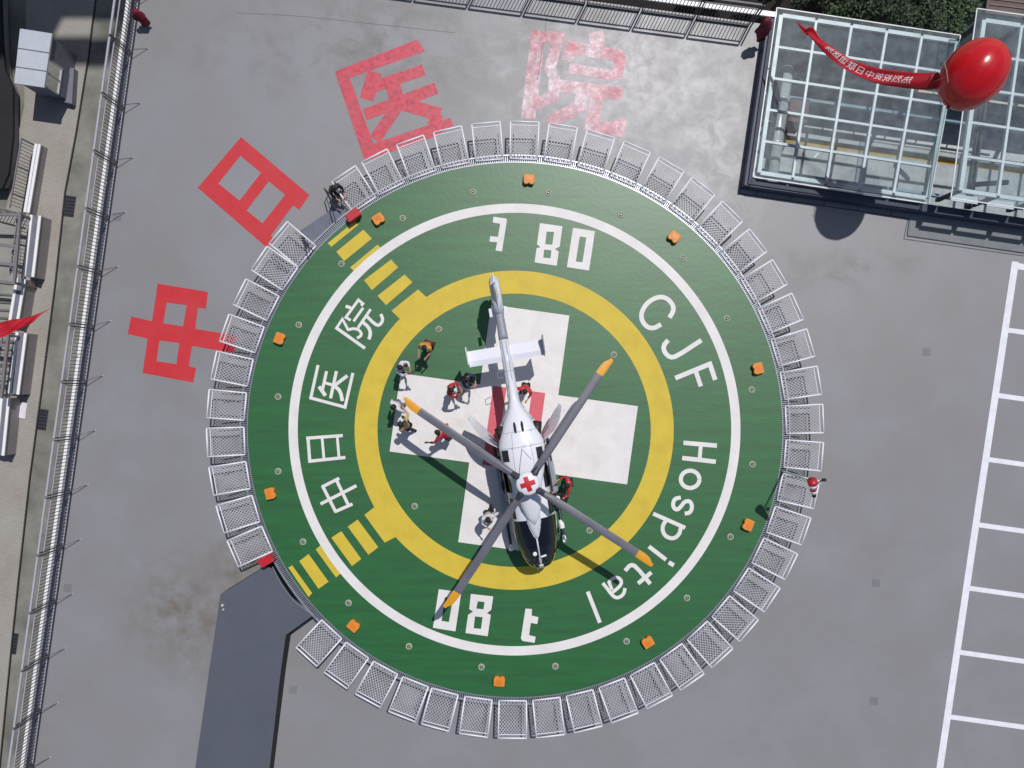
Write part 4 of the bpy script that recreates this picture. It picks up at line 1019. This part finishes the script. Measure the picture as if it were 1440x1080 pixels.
# clamshell rear doors, open
for sg in (1,-1):
    h0 = Vector((sg*.80,-1.25,0)); h1 = Vector((sg*1.72,-2.42,0)) if sg > 0 else Vector((sg*1.70,-2.35,0))
    g = MB(); rings = []
    for i in range(9):
        f = i/8; c = h0.lerp(h1, f); bow = Vector((sg*.14*math.sin(f*math.pi), .1*math.sin(f*math.pi), 0))
        zt = 2.25-.75*f**1.6; zb = .62+.75*f**1.8; row = []
        for k in range(9):
            u_ = k/8; row.append(c+bow*(1)+Vector((-sg*.0,0,zb+(zt-zb)*u_))+Vector((-sg*.30*(1-u_)*math.sin(math.pi*min(1,f*.9+.02)), -.10*(1-u_)*f, 0)))
        nn = Vector((.78,-.62*sg,0)).normalized()*.03
        rings.append(row+[p+nn for p in reversed(row)])
    dr_ = g.loft(rings).build('clamshell_door', M_boom, hel, True, True)
    MB().tube([(sg*.7,-1.3,1.9),(sg*1.1,-1.75,1.8)], .02, 6).build('door_strut', M_dsteel, dr_)
    MB().box((sg*.82,-1.22,1.9),(.10,.12,.10)).build('hinge', M_dsteel, dr_)
# sliding side doors pushed back, rails, cabin interior hint
for sg in (1,-1):
    MB().bar((sg*.835,-1.4,2.12),(sg*.835,.6,2.14),.03,.05).build('door_rail', M_dsteel, hel)
    g = MB(); g.bar((sg*.90,-.62,1.25),(sg*.90,.42,1.25),.06,1.45); sd = g.build('sliding_door', M_int if sg > 0 else M_hg, hel)
    MB().bar((sg*.935,-.45,1.5),(sg*.935,.25,1.5),.012,.6).build('window', M_hgl, sd)
MB().box((0,-1.55,1.2),(1.2,.5,.4)).build('cabin_floor_equipment', M_inred, hel)
for xx in (-.06,.075):
    g = MB(); g.tube([(xx,yy,sti(yy)[3]+.004-.02) for yy in (-3.0,-3.6,-4.2,-5.0)], .02, 6); g.build('boom_fairing_line', M_hg, hel)
for yy in (-3.05,-3.9,-5.05):
    rr_ = ring(sti(yy), 24, off=.004); MB().tube(rr_+[rr_[0]], .007, 4).build('boom_joint', M_hg, hel)
MB().tube([(.22,-3.7,2.2),(.42,-3.7,2.25),(.42,-3.9,2.25),(.2,-3.95,2.2)], .014, 5).build('loop_antenna', M_hg, hel)
# tail: stabiliser, end plates, fin with shrouded fan
Y0 = -4.55
st = MB().loft([[Vector((x,y,z_)) for y,z_ in ((Y0+.29,1.96),(Y0+.1,2.0),(Y0-.28,1.97),(Y0+.1,1.94))] for x in (-1.36,1.36)]).build('stabiliser', M_hw, hel, False, True)
for sg in (1,-1):
    g = MB(); c = sg*1.37
    g.loft([[Vector((c+dx,y,z_)) for y,z_ in ((Y0+.32,1.55),(Y0+.20,2.3),(Y0-.42,2.5),(Y0-.36,1.62))] for dx in (-.02,.02)]); g.build('end_plate', M_hg if sg < 0 else M_hw, st, False, True)
g = MB(); C0 = (-6.62,1.72); rings = []
for i in range(33):
    a = 2*math.pi*i/32; c, s = math.cos(a), math.sin(a)
    rings.append([Vector((x, C0[0]+r*c, C0[1]+r*s)) for x, r in ((.15,.52),(.19,.58),(.15,.68),(.05,.76),(-.05,.76),(-.15,.68),(-.19,.58),(-.15,.52))])
g.loft(rings, cap=False); sh = g.build('fan_shroud', M_boom, hel, True, True)
for i in range(10):
    a = 2*math.pi*i/10+.2; MB().bar((0,C0[0]+.1*math.cos(a),C0[1]+.1*math.sin(a)),(0,C0[0]+.49*math.cos(a),C0[1]+.49*math.sin(a)),.09,.015).build('fan_blade', M_dsteel, sh)
MB().tube([(-.12,*C0),(.12,*C0)], .12, 14).build('fan_hub', M_dsteel, sh)
g = MB(); F_ = [(2.2,-6.0,-7.0,.11),(2.5,-6.3,-7.1,.085),(2.75,-6.55,-7.18,.065),(2.95,-6.75,-7.25,.045),(3.0,-6.95,-7.26,.02)]
g.loft([[Vector((dx*t_,y,z_)) for dx, y in ((0,yf),(1,yf*.65+yb_*.35),(.7,yf*.2+yb_*.8),(0,yb_),(-.7,yf*.2+yb_*.8),(-1,yf*.65+yb_*.35))] for z_,yf,yb_,t_ in F_]); fn = g.build('tail_fin', M_hw, hel, False, True)
MB().tube([(0,-6.95,2.98),(0,-7.0,3.08)], [.04,.03], 8).build('beacon_light', M_hw, fn)
MB().tube([(0,-7.2,2.9),(0,-7.32,2.92)], [.03,.012], 6).build('tail_light', M_hw, fn)
g = MB(); g.bar((0,-6.3,1.1),(0,-7.1,.85),.05,.09); g.build('tail_bumper', M_dsteel, hel)
for sg, x in ((1,.30),(-1,-.24)): MB().loft([[Vector((x+dx,y,z_)) for dx,y in ((-.05,-5.9),(.05,-5.9),(.05,-6.2),(-.05,-6.2))] for z_ in (2.0,2.12)]).build('antenna_pod', M_hw, hel)
g = MB(); g.tube([(.1,-3.3,2.24),(.12,-3.4,2.5)], .012, 5); g.build('whip_antenna', M_dark, hel)
# skids
for sg in (1,-1):
    x = sg*1.02
    sk = MB().tube([(x,2.62,.36),(x,2.5,.18),(x,2.3,.07),(x,-1.3,.07),(x,-1.5,.09)], .055, 10).build('skid', M_dsteel, hel, True)
    MB().tube([(x,2.60,.35),(x,2.72,.47),(x,2.74,.5)], .075, 10).build('skid_tip', M_wmetal, sk)
    for y in (1.35,-.75):
        MB().tube([(sg*.25,y,.5),(sg*.6,y,.44),(sg*.9,y,.2),(x,y,.08)], .04, 8).build('cross_tube', M_dsteel, sk)
    MB().bar((sg*1.0,-.3,.42),(sg*1.0,1.5,.42),.18,.03).build('boarding_step', M_galv, sk)
MB().tube([(-.95,1.9,.75),(-1.0,2.05,.72),(-1.0,2.2,.72)], [.06,.1,.1], 12).build('search_light', M_wmetal, hel)
MB().box((-.98,2.55,1.05),(.08,.2,.12)).build('mirror', M_wmetal, hel); MB().bar((-.72,2.3,1.0),(-.96,2.55,1.05),.02).build('mirror_arm', M_dark, hel)
MB().box((-1.02,1.05,1.2),(.12,.32,.14)).build('hoist_light', M_wmetal, hel)
MB().tube([(-.85,.7,2.0),(-1.05,.75,2.02),(-1.12,.8,1.9)], [.05,.06,.08], 8).build('hoist_arm', M_dark, hel)
#@@HELIEND
#@@PEOPLE
# ================================================================== PEOPLE
M_skin = mat('skin', (196,150,122), .55, 0, .05, 8)
M_hair = mat('black_hair', (30,26,26), .6, 0, .1, 10)
CL = {k: mat('cloth_'+k, v, .75, 0, .12, 7) for k, v in {'white':(226,226,232),'tan':(206,176,120),'mustard':(206,150,60),'red':(200,50,58),'navy':(44,54,84),'black':(34,34,40),'maroon':(110,30,40),'grey':(110,112,124),'orange':(214,120,52)}.items()}
def skin_mesh(name, chains, m, parent, sub=1):
    """chains: list of [(pos, r), ...] sharing points by index name"""
    vs, es, rs, idx = [], [], [], {}
    for ch in chains:
        prev = None
        for key, p, r in ch:
            if key is None or key not in idx:
                vs.append(tuple(p)); rs.append(r); i = len(vs)-1
                if key is not None: idx[key] = i
            else: i = idx[key]
            if prev is not None: es.append((prev, i))
            prev = i
    me = bpy.data.meshes.new(name); me.from_pydata(vs, es, []); o = bpy.data.objects.new(name, me); COL.objects.link(o)
    o.modifiers.new('s', 'SKIN'); sb = o.modifiers.new('u', 'SUBSURF'); sb.levels = sub; sb.render_levels = sub
    for i, sv in enumerate(me.skin_vertices[0].data):
        r = rs[i]; sv.radius = (r, r) if not isinstance(r, tuple) else r; sv.use_root = (i == 0)
    bpy.context.view_layer.update()
    m2 = bpy.data.meshes.new_from_object(o.evaluated_get(bpy.context.evaluated_depsgraph_get())); m2.name = name
    bpy.data.objects.remove(o); m2.materials.clear(); m2.materials.append(m)
    for p in m2.polygons: p.use_smooth = True
    r_ = bpy.data.objects.new(name, m2); COL.objects.link(r_); r_.parent = parent; return r_
def person(px, py, face, shirt, pants, label, arms='down', lean=0, zf=0, capc=None, stride=.08, held=None, group='people on the helipad', crouch=0, sleeves=True, twist=0):
    """px,py: where the head shows; face: image direction looked at; lean forward in metres of the head"""
    hz = 1.62-crouch*1.0
    fd = Vector((face[0], -face[1])).normalized(); hp = at(px, py, zf+hz)
    base = Vector((hp.x-fd.x*(lean+.04), hp.y-fd.y*(lean+.04), zf))
    t = empty('person', base, math.atan2(fd.y, fd.x)-math.pi/2, label, 'person', group)
    V = Vector; k = 1-crouch
    hipz, ch, sh, nk = .92*k+.02, 1.20-crouch*1.0, 1.40-crouch*1.0, 1.48-crouch*1.0
    hip = V((0,-lean*.15,hipz)); chest = V((0,lean*.45,ch)); shl = V((0,lean*.72,sh)); neck = V((0,lean*.85,nk)); head = V((0,lean+.03,hz))
    def J(s, side):
        x = side*.19
        S_ = V((x,shl.y,sh))
        if s == 'down': return S_, V((side*.25,shl.y-.03,sh-.29)), V((side*.25,shl.y+.06,sh-.54))
        if s == 'cam':  return S_, V((side*.27,shl.y+.18,sh-.20)), V((side*.09,shl.y+.36,sh+.02))
        if s == 'fwd':  return S_, V((side*.24,shl.y+.12,sh-.24)), V((side*.16,shl.y+.34,sh-.26))
        if s == 'wide': return S_, V((side*.42,shl.y+.04,sh-.14)), V((side*.52,shl.y+.24,sh-.10))
        if s == 'hip':  return S_, V((side*.40,shl.y-.06,sh-.24)), V((side*.20,shl.y+.08,sh-.38))
        if s == 'reach': return S_, V((side*.30,shl.y+.24,sh-.02)), V((side*.24,shl.y+.50,sh+.08))
    if isinstance(arms, str): arms = (arms, arms)
    body = [[('hip',hip,.085),('chest',chest,.10),('shl',shl,.085),('neck',neck,.052),('head0',head-V((0,.01,.06)),.078),('head1',head+V((0,0,.03)),.088),('head2',head+V((0,-.005,.10)),.05)],
            [('head0',None,0),(None,head+V((0,.098,-.035)),.018)]]
    legs_c, arms_c = [], []
    kf = crouch*.55
    for sd in (-1, 1):
        st_ = stride*sd
        h_ = V((sd*.09,hip.y,hipz-.04)); kn = V((sd*.10,hip.y+st_*.6+kf*.8+.03,max(.14,.50*k))); an = V((sd*.105,st_*1.2-.02,.09)); toe = V((sd*.12,st_*1.2+.15,.04))
        body.append([('hip',None,0),(None,h_,.075),(None,kn,.052),(None,an,.038),(None,toe,.034)])
        legs_c.append((h_,kn,an,toe))
        S_, E_, W_ = J(arms[0 if sd < 0 else 1], sd)
        d = (W_-E_).normalized(); hd = W_+d*.075
        body.append([('shl',None,0),(None,S_,.05),(None,E_,.038),('w%d'%sd,W_,.028),('p%d'%sd,hd,(.034,.018))])
        arms_c.append((S_,E_,W_))
        sx_ = d.cross(V((0,0,1))).normalized() if abs(d.z) < .9 else V((1,0,0)); cu_ = V((0,0,-1)) if abs(d.z) < .8 else V((-sd,.3,0))
        for f_, (o_, ln) in enumerate(((-.030,.07),(-.010,.08),(.010,.076),(.029,.06))):
            b0 = hd+sx_*o_+d*.012; b1 = b0+d*ln*.55+cu_*.006; b2 = b1+d*ln*.4+cu_*.022
            body.append([('p%d'%sd,None,0),(None,b0,.0095),(None,b1,.009),(None,b2,.007)])
        th = hd-d*.035-sx_*sd*.03; body.append([('p%d'%sd,None,0),(None,th+d*.02-sx_*sd*.012,.011),(None,th+d*.055-sx_*sd*.018,.009)])
    skin_mesh('body', body, M_skin, t)
    # shirt, trousers, hair, shoes as clothing
    up = [[('a',hip+V((0,0,.02)),(.145,.115)),('b',chest,(.17,.135)),('c',shl-V((0,0,.02)),(.15,.11)),('d',neck-V((0,0,.025)),.06)]]
    for i, sd in enumerate((-1,1)):
        S_,E_,W_ = arms_c[i]; end = E_.lerp(W_, .8) if sleeves else S_.lerp(E_, .8)
        up.append([('c',None,0),(None,S_,.075)]+([(None,E_,.055)] if sleeves else [])+[(None,end,.046 if sleeves else .055)])
    skin_mesh('shirt', up, CL[shirt], t)
    dn = [[('h',hip,(.13,.10))]]
    for i in range(2):
        h_,kn,an,toe = legs_c[i]; dn.append([('h',None,0),(None,h_,.095),(None,kn,.07),(None,an+V((0,0,.02)),.058)])
    skin_mesh('trousers', dn, CL[pants], t)
    for i in range(2):
        an, toe = legs_c[i][2], legs_c[i][3]
        MB().loft([[p_+V((x*.045,0,z_)) for x, z_ in ((-1,-.04),(1,-.04),(.8,.03),(-.8,.03))] for p_ in (V((an.x,an.y-.07,.05)), V((an.x,an.y+.04,.06)), V((toe.x,toe.y+.03,.045)), V((toe.x,toe.y+.06,.04)))]).build('shoe', CL['black'], t, True, True)
    g = MB(); rg_ = []
    for i in range(9):
        th_ = -.35+(math.pi/2+.35)*i/8; rr_ = .107*math.cos(th_)
        rg_.append([head+V((max(rr_,.003)*math.cos(a)*.93, max(rr_,.003)*1.08*math.sin(a)-.012-(.03 if th_ < .1 and math.sin(a) > .3 else 0), .035+.112*math.sin(th_))) for a in [2*math.pi*q_/16 for q_ in range(16)]])
    g.loft(rg_); 
    g.build('hair' if not capc else 'cap', M_hair if not capc else CL[capc], t, True, True)
    if capc: MB().prism([(head.x-.08,head.y+.08),(head.x+.08,head.y+.08),(head.x+.06,head.y+.17),(head.x-.06,head.y+.17)], hz+.045, hz+.06).build('cap_peak', CL[capc], t)
    g = MB()
    for sd in (-1,1): g.tube([head+V((sd*.033,.082,.0)),head+V((sd*.033,.094,.0))], .011, 8)
    g.build('eyes', M_dark, t).name = 'eyes'
    MB().bar(head+V((-.025,.088,-.066)), head+V((.025,.088,-.066)), .008, .012).build('mouth', CL['maroon'], t)
    for sd in (-1,1): MB().tube([head+V((sd*.085,-.01,-.035)),head+V((sd*.1,-.015,0)),head+V((sd*.09,-.01,.03))], [.014,.02,.014], 8).build('ear', M_skin, t)
    if held:
        hl, hc = held; p_ = V((0,shl.y+.42,sh+.03)) if arms[0] in ('cam','reach') else V((0,shl.y+.5,sh-.2))
        w0 = t.matrix_basis @ p_
        o = MB().box((0,0,0),(.15,.1,.1)).build('camera_body', M_dark)
        c_ = empty('camera', (0,0,0), 0, hl, hc)
        c_.location = w0; c_.rotation_euler = t.rotation_euler; o.parent = c_
        MB().tube([(0,.04,0),(0,.15,0)], [.04,.045], 12).build('lens', M_dsteel, c_)
    return t
person(596,490,(-.35,.9),'mustard','maroon','person in a mustard yellow shirt standing alone nearest the yellow ring','fwd',.16, sleeves=False)
person(563.5,517,(.9,.35),'white','grey','person in a white shirt holding a black camera at the tip of the white cross','cam',.08, held=('black camera held by the person in white on the left end of the cross','camera'))
person(552.5,573,(-.6,.6),'white','grey','person in a white shirt standing right beside the yellow rotor blade tip',('hip','down'),.10)
person(562.5,596.5,(-.7,-.4),'tan','black','person in a tan shirt walking below the yellow rotor blade tip',('down','wide'),.16, stride=.2)
person(635,548.5,(.95,.1),'red','grey','person in a red shirt raising a dark camera, standing left of the tail shadow','cam',.05, held=('dark camera raised by the person in the red shirt','camera'), sleeves=True)
person(657,534,(.6,.5),'navy','navy','person in dark blue clothes standing in the shadow of the tail','cam',.06)
person(614.5,607.5,(-.85,-.45),'red','black','person in red and black bending forward below the left rotor blade',('wide','hip'),.32)
person(738,551.5,(-.2,.9),'red','black','person in red and black standing right beside the tail boom',('fwd','wide'),.16)
person(797,682.5,(-.95,.1),'red','black','person in a red shirt and black cap at the right side of the helicopter',('wide','fwd'),.10, capc='black')
person(686.5,732,(.2,.9),'white','black','person in a white shirt standing at the left cockpit side',('hip','cam'),.10)
person(789,704,(-.9,-.3),'black','black','person in black clothes crouching at the right cabin door','fwd',.12, crouch=.3)
person(470,265,(.5,.7),'black','black','person in black clothes on the roof below the safety net by the red cabinet','fwd',.2, zf=ZR, crouch=.1, group='people beside the helipad')
